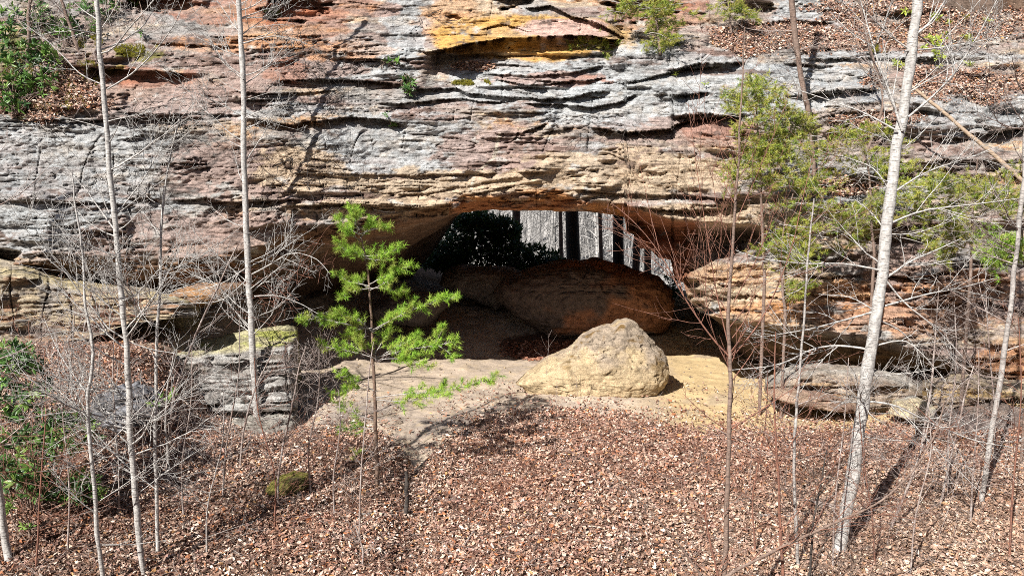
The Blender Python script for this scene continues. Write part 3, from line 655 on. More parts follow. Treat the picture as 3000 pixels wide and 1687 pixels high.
# ================================================================== BARE TREES
def resample(pts, n):
    pts = np.array(pts, float); d = np.concatenate([[0], np.cumsum(np.linalg.norm(np.diff(pts, axis=0), axis=1))])
    t = np.linspace(0, d[-1], n); return np.stack([np.interp(t, d, pts[:, i]) for i in range(pts.shape[1])], -1)
def trace(pts, Y, n=None, jit=0.0):
    """photo polyline -> 3D path; Y a number, or (start, end)"""
    a = np.array(pts, float); m = n or max(6, len(a) * 4)
    a = resample(a, m)
    # smooth corners
    for _ in range(2): a[1:-1] = .25 * a[:-2] + .5 * a[1:-1] + .25 * a[2:]
    Ys = np.linspace(Y[0], Y[1], m) if isinstance(Y, (tuple, list)) else np.full(m, Y)
    p = P(a[:, 0], a[:, 1], Ys)
    if jit: p[1:] += np.cumsum(npr.normal(0, jit, (m - 1, 3)), 0) * .3
    return p
def rooted(tr, wob=0.):
    """a stem that starts above the ground is carried down into it; a gentle wander along the stem"""
    k = len(tr); a = np.cumsum(npr.normal(0, 1, (k, 3)), 0); a -= np.linspace(0, 1, k)[:, None] * a[-1]; a[:, 2] = 0
    tr = tr + a * min(wob, .10) * .085
    if tr[0][1] < 17.0:
        z = float(gz(tr[0][0], tr[0][1], True)) - .03
        if tr[0][2] > z + .02: tr = np.concatenate([[[tr[0][0] - .2 * (tr[1][0] - tr[0][0]), tr[0][1], z]], tr])
    return tr
def bare_tree(name, label, trunk, Y, w, mat, branches=(), nr=10, lr=(.7, 1.8), elev=(.1, .8), dens=4, lev=1, cat='tree', group=None, twig=None, span=(.15, .95), sides=9, up=.05, flat=.6, rb=.35, tip=True, dirs=None, parts=True):
    """trunk traced base-first; w = widths in px base, top; explicit branches [(pts, dY, w)] then nr random ones"""
    if Y == 'ground': Y = float(ground_at(*trunk[0])[1])
    if Y == 'cliff': Y = float(cliff_depth(np.array([trunk[0][0]], float), np.array([trunk[0][1]], float))[0]) - .02
    nr = int(nr * 1.8); dens = dens * 1.25
    tr = rooted(trace(trunk, Y, n=max(14, len(trunk) * 4)), w[0] * px(Y if not isinstance(Y, tuple) else Y[0])); n = len(tr); tw = twig or mat
    Ym = Y if not isinstance(Y, (tuple, list)) else Y[0]
    rad = np.linspace(1, 0, n) ** .9 * (w[0] - w[1]) + w[1]; rad = rad * px(Ym) / 2
    rad = rad * (1 + .06 * npr.normal(size=n)); rad[0] *= 1.18
    base = tr[0].copy()
    root = thing(name, base, label, cat, group)
    tb = Tubes(); tb.add([q for q in tr], rad, sides); tb.build('trunk', mat, root, base)
    for (pts, dY, bw) in branches:
        q = np.array(pts, float)
        # start depth = trunk depth at that height
        Y0 = Ym; bp = trace(q, (Y0, Y0 + dY), max(8, 3 * len(q)), .006)
        tb = Tubes(); r = np.linspace(bw * .72, max(.9, bw * .22), len(bp)) * px(Y0) / 2
        tb.add([a for a in bp], r, 6); twigs(tb, [a for a in bp], r[0], lev, dens, up, .13, flat)
        tb.build('branch', tw, root, base)
    ts = sorted(rnd.uniform(*span) for _ in range(nr))
    for j, tt in enumerate(ts):
        f = tt * (n - 1); i = min(int(f), n - 2); p0 = tr[i] + (tr[i + 1] - tr[i]) * (f - i)
        a = rnd.uniform(-.9, .9) + (0 if rnd.random() < .5 else math.pi) if dirs is None else rnd.uniform(*dirs)
        el = rnd.uniform(*elev); d = np.array([math.cos(a) * math.cos(el), math.sin(a) * math.cos(el) * .8, math.sin(el)])
        L = rnd.uniform(*lr) * (1.1 - .4 * tt); m = max(5, int(L * 7))
        bp = path(p0, d, L, m, .09, up)
        r0 = max(.0035, min(rad[i] * rb, .006 + L * .0045)); r = np.linspace(r0, .0018, m + 1)
        tb = Tubes(); tb.add(bp, r, 5); twigs(tb, bp, r0, lev, dens, up, .13, 1.0)
        tb.build('branch', tw, root, base)
    return root
# pale trees on the left
LEFT = 'slim pale trees on the left'
bare_tree('bare_tree', 'slim pale tree nearest the left edge running the full height of the photo', [(372, 1500), (365, 1449), (355, 1350), (340, 1160), (325, 1000), (318, 880), (300, 680), (285, 500), (270, 330), (255, 150), (245, 0), (238, -160), (232, -400)], 10.4, (16, 9.5), M_white,
  [([(270, 225), (330, 190), (390, 130), (440, 60), (470, -20)], -.3, 6), ([(292, 540), (360, 490), (430, 440)], .2, 4), ([(318, 800), (270, 730), (240, 640), (205, 560)], .2, 4), ([(325, 860), (380, 880), (450, 890), (530, 920)], .2, 5),
   ([(262, 215), (200, 190), (140, 120), (60, 60)], .3, 5), ([(335, 1100), (420, 1020), (520, 950), (600, 900)], -.3, 4), ([(255, 55), (210, 30), (150, -30)], .2, 5), ([(258, 70), (290, 20), (330, -60)], 0, 4), ([(348, 1240), (430, 1180), (520, 1120)], .3, 4)], nr=26, lr=(.7, 2.4), group=LEFT, twig=M_white, dens=5)
bare_tree('bare_tree', 'slim pale tree standing in front of the mossy-topped grey block', [(652, 1125), (650, 1100), (640, 950), (632, 770), (620, 560), (615, 340), (610, 130), (600, 0), (596, -150), (592, -400)], 16.8, (17, 10), M_white,
  [([(640, 745), (700, 742), (760, 765), (800, 790)], -.4, 5), ([(634, 690), (690, 660), (730, 630), (800, 650), (830, 690)], -.6, 6), ([(625, 670), (560, 715), (480, 735), (410, 740)], .2, 5), ([(612, 200), (560, 160), (520, 90)], .2, 4),
   ([(612, 110), (680, 90), (740, 95), (800, 130)], .5, 5), ([(618, 285), (680, 310), (760, 330)], .8, 4), ([(625, 700), (560, 760), (470, 765), (420, 765)], -.3, 5)], nr=24, lr=(.8, 2.4), group=LEFT, twig=M_white, dens=4.5)
bare_tree('bare_tree', 'thin pale sapling between the two tall slim trunks', [(396, 1500), (396, 1449), (397, 1300), (392, 1100), (395, 860), (405, 700), (408, 560), (415, 470), (430, 400), (450, 300)], 10.9, (11, 4), M_white,
  [([(405, 690), (500, 650), (560, 610), (640, 540)], .6, 4), ([(402, 740), (470, 720), (540, 690), (600, 640)], -.2, 4), ([(395, 850), (430, 800), (470, 740)], 0, 3), ([(392, 1060), (450, 1010), (500, 960)], .2, 3), ([(408, 600), (380, 560), (340, 500), (330, 460)], .2, 3)], nr=8, lr=(.5, 1.4), group=LEFT, twig=M_white, dens=5, elev=(.2, .9))
bare_tree('bare_tree', 'forked pale sapling rising from the bottom left of the leaf bank', [(266, 1500), (262, 1449), (250, 1300), (237, 1150), (228, 1040), (225, 990), (240, 950), (240, 860), (222, 780), (213, 681), (187, 514), (180, 430)], 10.1, (13, 3), M_white,
  [([(225, 1000), (190, 950), (150, 890), (110, 800)], .3, 6), ([(238, 1150), (300, 1090), (340, 1040), (420, 960)], .2, 5), ([(250, 1260), (340, 1200), (430, 1130)], -.2, 4), ([(228, 1060), (180, 1010), (120, 960), (30, 930)], .2, 4), ([(255, 1370), (330, 1372), (420, 1360)], .1, 4)], nr=7, lr=(.5, 1.5), group=LEFT, twig=M_white, dens=5)
bare_tree('bare_tree', 'stout pale trunk cut off by the bottom left edge', [(22, 1412), (10, 1330), (0, 1270), (-20, 1150), (-50, 900), (-80, 500), (-90, 0)], 'ground', (19, 10), M_white, nr=8, lr=(.8, 2), twig=M_twig, elev=(.0, .6))
bare_tree('bare_tree', 'thin crooked stem leaning right between the pale trunks in front of the mossy block', [(418, 1210), (426, 1100), (432, 1000), (470, 900), (490, 848), (520, 780), (550, 721), (575, 660), (600, 614)], 'ground', (8, 3), M_twig, nr=9, lr=(.4, 1.2), dens=5)
bare_tree('bare_tree', 'thin stem crossing just left of the second tall trunk foot', [(603, 1180), (610, 1100), (616, 1062), (632, 1010), (648, 962), (690, 880)], 'ground', (6, 2.5), M_twig, nr=7, lr=(.4, 1.0), dens=5)
bare_tree('bare_tree', 'crooked white sapling on the leaf bank right of the low grey rock', [(699, 1262), (700, 1197), (709, 1130), (725, 1060), (739, 995), (750, 930), (770, 870)], 'ground', (7, 2.5), M_twig, nr=10, lr=(.4, 1.1), dens=5)
bare_tree('bare_tree', 'thin upright stem beside the thin pale sapling low on the bank', [(425, 1215), (423, 1140), (414, 1060), (420, 960), (440, 880)], 'ground', (8, 3), M_grey, nr=8, lr=(.4, 1.0), twig=M_twig, dens=5)
bare_tree('bare_tree', 'slender stem rising from the leaves left of the pine sapling', [(902, 1360), (905, 1250), (909, 1180), (918, 1050), (926, 950), (940, 860)], 'ground', (5, 2), M_twig, nr=8, lr=(.3, .9), dens=4)
bare_tree('bare_tree', 'low pale twiggy sapling at the bottom left of the middle', [(912, 1425), (914, 1385), (905, 1350), (890, 1310)], 'ground', (6, 3), M_twig, [([(912, 1385), (940, 1375), (960, 1400)], 0, 3), ([(908, 1360), (880, 1330), (870, 1290)], 0, 3)], nr=6, lr=(.3, .7), dens=4)
# right
bare_tree('bare_tree', 'stout white-barked leaning tree on the right with a dark shadow beside it', [(2112, 1385), (2120, 1340), (2126, 1290), (2150, 1180), (2165, 1060), (2185, 930), (2210, 780), (2235, 640), (2250, 500), (2262, 420), (2280, 300), (2290, 200), (2310, 0), (2322, -150), (2330, -400)], 'ground', (34, 19), M_white,
  [([(2270, 330), (2240, 240), (2205, 150), (2190, 90), (2160, -20)], .3, 10), ([(2295, 95), (2340, 60), (2380, 0), (2400, -60)], .2, 10), ([(2285, 295), (2340, 250), (2400, 190), (2450, 110), (2510, 0)], -.3, 9), ([(2258, 330), (2170, 280), (2080, 250), (1990, 220)], .6, 7),
   ([(2275, 130), (2380, 120), (2480, 100), (2600, 80)], .5, 7), ([(2245, 560), (2310, 530), (2400, 520), (2576, 500)], .4, 8), ([(2215, 680), (2120, 660), (2030, 665), (1900, 650), (1850, 630)], .5, 8), ([(2228, 700), (2300, 650), (2330, 640), (2420, 600)], .2, 9),
   ([(2200, 780), (2140, 745), (2060, 740)], .5, 6), ([(2225, 770), (2330, 740), (2420, 725), (2500, 700)], .4, 8), ([(2195, 785), (2110, 810), (2030, 830), (1900, 850)], .2, 8), ([(2225, 700), (2280, 770), (2350, 820), (2420, 900)], -.3, 7),
   ([(2190, 880), (2130, 868), (2060, 870), (1960, 920), (1840, 930)], .4, 9), ([(2200, 870), (2280, 850), (2340, 910), (2380, 960)], -.2, 7), ([(2200, 800), (2270, 830), (2310, 880), (2330, 960), (2400, 1000)], .3, 6),
   ([(2170, 1010), (2240, 1010), (2330, 1060), (2450, 1110), (2576, 1130)], .1, 9), ([(2240, 600), (2200, 540), (2150, 500)], .3, 6), ([(2250, 500), (2200, 420), (2110, 390)], .3, 6), ([(2255, 480), (2330, 430), (2430, 400), (2560, 350)], .4, 7), ([(2165, 1010), (2110, 1012), (2080, 1050), (2050, 1060)], .2, 5)],
  nr=9, rb=.22, lr=(.8, 2.2), twig=M_white, dens=5, elev=(-.2, .6), sides=14)
bare_tree('bare_tree', 'grey slim trunk near the right edge in front of the dark undercut', [(2470, 1262), (2478, 1200), (2490, 1100), (2510, 970), (2530, 830), (2550, 690), (2560, 560), (2572, 400), (2580, 200), (2585, 0), (2590, -200)], 'ground', (14, 8), M_grey, nr=16, lr=(.8, 2.2), twig=M_twig, elev=(-.1, .6), dens=5)
bare_tree('bare_tree', 'grey-brown trunk on the cliff between the red sapling and the white tree', [(2048, 520), (2050, 420), (2045, 330), (2035, 270), (2020, 200), (2005, 100), (1995, 0), (1988, -120), (1980, -300)], 'cliff', (10, 17), M_brown, nr=9, lr=(.8, 1.8), twig=M_twig, elev=(-.3, .5), dens=4)
bare_tree('bare_tree', 'very slender grey tree just left of the white leaning trunk', [(2010, 1430), (2005, 1390), (1998, 1250), (2002, 1060), (2010, 960), (2025, 780), (2035, 640), (2048, 500)], 'ground', (9, 4), M_grey, nr=14, lr=(.5, 1.3), twig=M_twig, dens=5, elev=(.1, .7))
bare_tree('bare_tree', 'tall reddish sapling with upswept shoots in front of the right leg of the arch', [(1822, 1520), (1825, 1449), (1830, 1250), (1835, 1100), (1840, 960), (1842, 800), (1850, 500), (1858, 350), (1868, 180), (1874, 70)], 8.8, (15, 2.5), M_brown,
  [([(1842, 905), (1790, 850), (1717, 741), (1659, 631), (1600, 560), (1542, 514)], .1, 7), ([(1845, 895), (1917, 808), (1970, 690), (1997, 614), (2024, 481), (2050, 380)], .0, 6), ([(1836, 1085), (1780, 1050), (1717, 990)], .1, 5), ([(1838, 1080), (1900, 1040), (1960, 1000), (2020, 960)], -.1, 6),
   ([(1840, 900), (1815, 800), (1795, 700), (1780, 590), (1760, 480), (1730, 260)], .2, 5), ([(1838, 930), (1800, 860), (1775, 760), (1770, 600), (1745, 530)], .1, 4), ([(1848, 640), (1800, 520), (1790, 420)], .1, 3), ([(1850, 560), (1900, 450), (1950, 330), (1980, 250)], .1, 3.5), ([(1846, 760), (1900, 660), (1940, 560), (1960, 480)], -.1, 4), ([(1852, 480), (1810, 380), (1800, 300)], 0, 3),
   ([(1842, 850), (1880, 800), (1905, 720), (1925, 640)], .1, 4), ([(1659, 631), (1640, 560), (1620, 470), (1605, 400)], .1, 3), ([(1720, 745), (1690, 620), (1660, 540)], .1, 3)], nr=10, lr=(.4, 1.0), twig=M_red, dens=3.5, elev=(.7, 1.3), up=.09, lev=1)
bare_tree('bare_tree', 'thin red-brown sapling between the tall reddish one and the white tree', [(1972, 1500), (1969, 1432), (1959, 1197), (1949, 1060), (1948, 962), (1951, 834)], 8.9, (9, 2.5), M_red,
  [([(1960, 1170), (2000, 1100), (2060, 1000), (2075, 970)], 0, 4), ([(1955, 1150), (1900, 1080), (1860, 1000)], 0, 3.5), ([(1950, 1060), (1985, 1000), (2040, 880)], .1, 3)], nr=9, lr=(.3, .9), dens=4, elev=(.6, 1.2))
bare_tree('bare_tree', 'dark leaning bough sweeping from the bottom edge up to the right past the white trunk', [(1800, 1475), (1831, 1442), (1986, 1368), (2130, 1304), (2221, 1264), (2305, 1180), (2362, 1079), (2375, 1010)], 8.6, (10, 3), M_brown,
  [([(2130, 1304), (2200, 1290), (2330, 1310)], 0, 3.5), ([(1890, 1410), (1990, 1310), (2100, 1170), (2150, 1090)], .2, 5), ([(2040, 1340), (2080, 1260), (2110, 1200)], 0, 3.5)], nr=9, lr=(.4, 1.0), twig=M_red, dens=4, elev=(.3, 1.0))
bare_tree('bare_tree', 'dark upright sapling rising from the bottom edge left of the white trunk foot', [(2028, 1500), (2033, 1449), (2040, 1380), (2045, 1315), (2058, 1250), (2070, 1197), (2080, 1130)], 8.8, (8, 2.5), M_dark, nr=7, lr=(.3, .8), dens=4, elev=(.4, 1.1))
bare_tree('bare_tree', 'dark red sapling at the bottom edge left of the tall reddish one', [(1810, 1500), (1804, 1449), (1785, 1360), (1774, 1298), (1776, 1220), (1786, 1150)], 8.7, (7, 2.2), M_red, [([(1775, 1300), (1740, 1270), (1700, 1280), (1650, 1300)], 0, 3.5), ([(1780, 1330), (1850, 1260), (1900, 1200)], 0, 3.5)], nr=7, lr=(.3, .8), dens=4, elev=(.3, 1.1))
bare_tree('bare_tree', 'thin dark twig leaning down to the right across the middle of the leaf slope', [(1760, 1440), (1717, 1382), (1640, 1290), (1530, 1180), (1470, 1150), (1410, 1130)], 8.8, (6, 2), M_brown, nr=6, lr=(.2, .6), dens=3)
bare_tree('bare_tree', 'white sapling standing on the leaves right of the big trunk shadow', [(2318, 1130), (2322, 1106), (2345, 962), (2355, 814), (2362, 720)], 'ground', (7, 2.5), M_twig, nr=10, lr=(.5, 1.2), dens=5)
bare_tree('bare_tree', 'short white leaning sapling in the right leaves by the dark undercut', [(2365, 1268), (2385, 1170), (2406, 1089), (2425, 1000), (2450, 920)], 'ground', (7, 3), M_twig, nr=9, lr=(.4, 1.1), dens=5)
bare_tree('bare_tree', 'short leaning pale stem with its own shadow right of the white trunk foot', [(2238, 1335), (2270, 1260), (2302, 1180), (2330, 1100), (2340, 1040)], 'ground', (8, 3), M_twig, nr=8, lr=(.4, 1.0), dens=5)
bare_tree('leaning_tree', 'bare tan trunk leaning down to the right edge across the cliff', [(2660, 545), (2576, 460), (2500, 390), (2420, 322), (2334, 250), (2290, 215)], (16.2, 17.6), (12, 8), M_tan, nr=3, lr=(.4, .9), twig=M_twig, cat='leaning tree')
bare_tree('bare_tree', 'dark thin tree near the upper right corner behind the white fork', [(2168, 420), (2200, 330), (2230, 260), (2180, 90), (2160, 0), (2150, -80)], 'cliff', (7, 5), M_brown, nr=9, lr=(.6, 1.5), twig=M_twig, dens=4)
bare_tree('bare_tree', 'dark leaning tree in front of the left mossy corner of the cliff', [(232, 215), (205, 170), (190, 110), (165, 40), (150, -20), (140, -100)], 'cliff', (9, 6), M_brown, nr=10, lr=(.5, 1.3), twig=M_twig, dens=5)
bare_tree('bare_tree', 'twisted dead pine at the far left of the top with bare forks', [(60, 150), (75, 90), (70, 40), (80, -40)], 'cliff', (10, 7), M_brown, nr=9, lr=(.5, 1.2), twig=M_twig, dens=5)
# off to the left: the tall tree whose shadow falls down the cliff face
bare_tree('bare_tree', 'tall bare tree beyond the left edge whose shadow falls down the cliff', [(-2450, 1400), (-2420, 900), (-2410, 300), (-2420, -400), (-2430, -1500)], 9.6, (60, 30), M_grey, nr=24, lr=(1.2, 3.5), dens=2.5, span=(.45, 1), twig=M_grey)

for (u0, v0, u1, v1) in [(2440, 1330, 2462, 880), (2540, 1400, 2562, 800), (2095, 1440, 2135, 900), (1900, 1390, 1932, 930), (2290, 1445, 2335, 1000), (2200, 1420, 2160, 1020), (2385, 1230, 2400, 760), (2500, 1180, 2480, 700)]:
    bare_tree('sapling', 'thin leafless sapling in the twiggy undergrowth of the right-hand slope', [(u0, v0), (u0 + rnd.uniform(-12, 12), v0 * .7 + v1 * .3), (u1 + rnd.uniform(-12, 12), v0 * .3 + v1 * .7), (u1, v1)], 'ground', (5.5, 2), rnd.choice((M_twig, M_twig, M_red, M_grey)), nr=8, lr=(.4, 1.5), dens=4.5, cat='sapling', group='thin saplings on the right-hand slope', sides=6)
for (u0, v0, u1, v1) in [(90, 1440, 112, 880), (170, 1400, 142, 840), (300, 1300, 288, 820), (462, 1300, 482, 880), (520, 1400, 562, 980), (560, 1250, 602, 800), (782, 1240, 802, 880), (842, 1300, 852, 980), (150, 1250, 190, 760), (690, 1330, 640, 900)]:
    bare_tree('sapling', 'thin leafless sapling in the brushy bank among the slim pale trunks', [(u0, v0), (u0 + rnd.uniform(-12, 12), v0 * .7 + v1 * .3), (u1 + rnd.uniform(-12, 12), v0 * .3 + v1 * .7), (u1, v1)], 'ground', (5, 2), rnd.choice((M_twig, M_twig, M_red, M_grey)), nr=8, lr=(.4, 1.5), dens=4.5, cat='sapling', group='thin saplings on the left bank', sides=6)

# ================================================================== PINES
def needles(seg, n, L, w, spread, cols, sz=1.0):
    """seg (m,2,3): shoots; n needles per shoot"""
    m = len(seg); a = np.repeat(seg[:, 0], n, 0); b = np.repeat(seg[:, 1], n, 0); t = npr.random((m * n, 1)) ** .8
    p = a + (b - a) * t; ax = b - a; ax /= np.linalg.norm(ax, axis=1, keepdims=True) + 1e-9
    d = ax * npr.uniform(.25, 1.0, (m * n, 1)) + rand_dirs(m * n) * spread; d /= np.linalg.norm(d, axis=1, keepdims=True)
    ln = L * npr.uniform(.65, 1.25, (m * n, 1)); sd = np.cross(d, rand_dirs(m * n)); sd /= np.linalg.norm(sd, axis=1, keepdims=True)
    V = np.stack([p + sd * w, p - sd * w, p + d * ln], 1)
    c = np.array(cols)[npr.choice(len(cols), m)]; c = np.repeat(c, n, 0) * npr.uniform(.7, 1.3, (m * n, 1))
    return V.reshape(-1, 3), np.arange(3 * m * n).reshape(-1, 3), np.repeat(c, 3, 0)
NG = [(.36, .58, .07), (.42, .62, .09), (.28, .50, .06), (.46, .62, .11), (.44, .50, .11)]
NY = [(.50, .56, .10), (.48, .48, .09), (.30, .40, .07), (.46, .48, .10), (.20, .28, .05), (.46, .40, .12)]
def pine(name, label, trunk, Y, w, boughs, cols, group=None, shoots=9, nn=44, L=.088, nw=.0034, cat='pine tree', shoot=.12, side=.23, bark=None, wob=.1):
    if Y == 'ground': Y = float(ground_at(*trunk[0])[1])
    if Y == 'cliff': Y = float(cliff_depth(np.array([trunk[0][0]], float), np.array([trunk[0][1]], float))[0]) - .02
    tr = rooted(trace(trunk, Y), w[0] * px(Y)); base = tr[0].copy(); root = thing(name, base, label, cat, group)
    Ym = Y if not isinstance(Y, (tuple, list)) else Y[0]
    tb = Tubes(); tb.add(list(tr), np.linspace(w[0], w[1], len(tr)) * px(Ym) / 2, 8); tb.build('trunk', bark or M_pinebark, root, base)
    for (pts, dY, s) in boughs:
        bp = trace(pts, (Ym, Ym + dY), 12, .01); tb = Tubes(); Lb = np.linalg.norm(np.diff(bp, axis=0), axis=1).sum()
        tb.add(list(bp), np.linspace(.011, .003, 12), 5)
        segs = []
        k = max(3, int(shoots * Lb * s / .5))
        for _ in range(k):
            tt = .16 + .84 * rnd.random() ** .85; f = tt * 11; i = min(int(f), 10); q = bp[i] + (bp[i + 1] - bp[i]) * (f - i)
            d = perp_dir(bp[i + 1] - bp[i], rnd.uniform(.4, 1.1)); d = unit(d + np.array([0, 0, .15]))
            l = side * rnd.uniform(.35, 1.0) * (1.15 - .6 * tt); pp = path(q, d, l, 3, wob, .08); tb.add(pp, [.004, .0035, .003, .0025], 3)
            segs.append((pp[-1] - unit(pp[-1] - pp[-2]) * shoot * .6, pp[-1] + unit(pp[-1] - pp[-2]) * shoot * .4))
            if l > .16: segs.append((pp[1], pp[2]))
        segs.append((bp[-2], bp[-1])); segs.append((bp[-4], bp[-3]))
        bo = tb.build('bough', M_grey, root, base)
        V, Fc, c = needles(np.array(segs), nn, L, nw, .95, cols)
        mesh_np('needles', V - base, Fc, M_needle, c, smooth=False, parent=bo)
    return root
pine('pine_sapling', 'bright green young pine standing alone in the middle of the photo', [(948, 1222), (950, 1150), (948, 1050), (945, 960), (938, 860), (930, 760), (928, 690), (915, 620), (900, 570), (890, 532)], 'ground', (12, 3),
 [([(905, 580), (890, 550), (885, 528)], 0, 2.0), ([(903, 590), (940, 575), (980, 566)], -.1, 1.8), ([(903, 590), (870, 570), (850, 552)], .1, 1.7), ([(900, 585), (895, 560), (900, 535)], -.3, 1.6), ([(906, 605), (880, 590), (868, 580)], -.25, 1.6), ([(906, 600), (925, 580), (935, 560)], .2, 1.5),
  ([(918, 640), (880, 630), (850, 612)], .1, 1.6), ([(918, 645), (960, 640), (1003, 628)], -.1, 1.8), ([(919, 655), (900, 640), (880, 628)], -.35, 1.5), ([(920, 650), (945, 655), (965, 652)], -.4, 1.5), ([(920, 650), (910, 640), (905, 628)], .4, 1.3),
  ([(930, 720), (880, 708), (838, 692)], .1, 1.6), ([(930, 715), (980, 690), (1030, 672)], -.1, 1.7), ([(931, 725), (970, 725), (1022, 736)], .2, 1.3), ([(931, 730), (960, 715), (985, 700)], -.4, 1.4), ([(931, 725), (890, 730), (860, 745)], -.35, 1.4), ([(931, 730), (910, 715), (900, 700)], .35, 1.2),
  ([(937, 830), (870, 815), (800, 800), (758, 806)], .1, 1.5), ([(937, 835), (900, 800), (850, 790)], -.3, 1.5), ([(938, 830), (1000, 800), (1060, 770), (1148, 750)], -.1, 1.9), ([(938, 835), (980, 810), (1010, 790)], .3, 1.4), ([(937, 825), (900, 830), (870, 850)], .4, 1.3),
  ([(942, 900), (880, 880), (805, 868)], .1, 1.4), ([(943, 905), (1000, 870), (1050, 850)], .2, 1.7), ([(943, 900), (1020, 880), (1090, 870), (1150, 858)], -.2, 1.4), ([(944, 905), (1000, 900), (1060, 915), (1082, 925)], -.4, 1.6), ([(943, 895), (920, 870), (890, 850)], -.4, 1.5), ([(943, 890), (970, 850), (990, 830)], .4, 1.5), ([(1090, 870), (1110, 840), (1120, 818)], -.2, 1.2), ([(1100, 868), (1130, 885), (1138, 905)], -.1, 1.2),
  ([(946, 980), (890, 975), (830, 990)], .2, 1.1), ([(946, 985), (900, 960), (850, 945)], -.2, 1.1), ([(946, 1000), (1020, 990), (1100, 985), (1180, 970), (1255, 945)], -.3, 1.35), ([(946, 1005), (1000, 1010), (1060, 1005), (1130, 990)], -.5, 1.2), ([(948, 1080), (900, 1070), (850, 1085)], .2, 1.05), ([(948, 1060), (900, 1040), (840, 1010)], .1, 0.9), ([(949, 1140), (920, 1130), (890, 1140)], .1, .4)], NG, cat='pine sapling')
def mass(cu, cv, ru, rv, n, dY=.6, droop=10):
    """boughs scattered through an uneven crown"""
    L = []
    for _ in range(n):
        a = rnd.uniform(0, 2 * math.pi); q = math.sqrt(rnd.random()); x, y = cu + ru * q * math.cos(a), cv + rv * q * math.sin(a)
        sx = rnd.choice((-1, 1)) * rnd.uniform(25, 60); L.append(([(x - sx, y - rnd.uniform(-8, 14)), (x, y - 5), (x + sx, y + rnd.uniform(-5, droop + 12))], rnd.uniform(-dY, dY), rnd.uniform(.7, 1.3)))
    return L
EV = 'feathery evergreens in front of the right part of the cliff'
kw = dict(group=EV, shoots=8, nn=34, L=.075, nw=.0042, shoot=.14, side=.34, bark=M_brown, cat='evergreen tree')
pine('evergreen_tree', 'feathery evergreen with the largest crown, just right of the tall reddish sapling top', [(1925, 700), (1920, 560), (1915, 400), (1905, 280), (1900, 190)], 16.4, (9, 3), mass(1900, 300, 70, 110, 41) + mass(1960, 340, 60, 80, 19) + mass(1880, 430, 40, 60, 13) + mass(1990, 290, 40, 40, 5), NY, **kw)
pine('evergreen_tree', 'low feathery evergreen clump against the dark recess in the right leg of the arch', [(1975, 790), (1968, 700), (1965, 620), (1980, 540), (2000, 470)], 16.2, (8, 3), mass(1985, 620, 55, 55, 24) + mass(2010, 480, 60, 50, 13) + mass(1995, 740, 25, 40, 5), NY, **kw)
pine('evergreen_tree', 'thin feathery evergreen behind the middle of the white trunk', [(2200, 640), (2190, 500), (2180, 400), (2160, 330)], 16.6, (8, 3), mass(2170, 380, 110, 60, 19) + mass(2130, 560, 90, 50, 13) + mass(2230, 480, 60, 50, 9), NY, **kw)
pine('evergreen_tree', 'broad feathery evergreen spreading to the right edge', [(2440, 720), (2445, 600), (2450, 500), (2460, 400)], 15.6, (9, 3), mass(2400, 500, 130, 60, 31) + mass(2380, 600, 80, 60, 19) + mass(2530, 480, 80, 50, 13), NY, **kw)
pine('evergreen_tree', 'bright green evergreen around the grey slim trunk at the right edge', [(2600, 760), (2580, 680), (2570, 600), (2560, 500)], 13.4, (8, 3), mass(2530, 630, 60, 45, 16), NG, **kw)
pine('evergreen_tree', 'small feathery evergreen hanging from the cliff top right of the orange overhang', [(1660, 140), (1655, 90), (1645, 30), (1640, -40)], 'cliff', (8, 3), mass(1680, 70, 40, 60, 16) + mass(1620, 30, 50, 30, 6), NY, **kw)
pine('evergreen_tree', 'low yellow-green evergreen sprig on the shelf under the orange overhang', [(1530, 140), (1500, 128), (1470, 122)], 'cliff', (5, 2), mass(1485, 124, 42, 14, 9, .2), NY, **kw)
pine('evergreen_tree', 'small sparse evergreen at the top edge between the cliff trunk and the overhang', [(1840, 90), (1835, 40), (1830, -20)], 'cliff', (6, 3), mass(1835, 30, 40, 30, 9, .3), NY, **kw)

# ================================================================== RHODODENDRONS
RT = np.array([(0, 0, 0), (.3, .13, -.02), (.3, 0, .02), (.3, -.13, -.02), (.72, .12, -.07), (.72, 0, -.03), (.72, -.12, -.07), (1, 0, -.12)], float)
RF = [np.array([(1, 4, 5, 2), (2, 5, 6, 3)]), np.array([(0, 1, 2), (0, 2, 3), (4, 7, 5), (5, 7, 6)])]
def rosettes(pos, ax, L, cols, k=8, open_=(.35, 1.15)):
    n = len(pos); P_ = np.repeat(pos, k, 0); A = np.repeat(ax, k, 0); A /= np.linalg.norm(A, axis=1, keepdims=True)
    r = rand_dirs(n * k); s_ = np.cross(A, r); s_ /= np.linalg.norm(s_, axis=1, keepdims=True)
    an = npr.uniform(open_[0], open_[1], (n * k, 1)) * 1.35
    x = A * np.cos(an) + s_ * np.sin(an); yv = np.cross(A, s_); z = np.cross(x, yv)
    ln = (L * npr.uniform(.7, 1.25, n * k))[:, None]
    M = np.stack([x * ln, yv * ln, z * ln], -1)
    V = np.einsum('nij,kj->nki', M, RT) + P_[:, None]; kk = len(RT); o = (np.arange(n * k) * kk)[:, None, None]
    Fs = [(f[None] + o).reshape(-1, f.shape[1]) for f in RF]
    c = np.array(cols)[npr.choice(len(cols), n)]; c = np.repeat(np.repeat(c, k, 0) * npr.uniform(.7, 1.35, (n * k, 1)), kk, 0)
    return V.reshape(-1, 3), Fs, c
GD = [(.035, .085, .018), (.05, .12, .025), (.07, .15, .03), (.04, .09, .03)]
GL = [(.10, .20, .04), (.14, .26, .05), (.07, .15, .03), (.18, .28, .06)]
GYL = [(.36, .42, .06), (.30, .38, .06), (.42, .44, .08)]
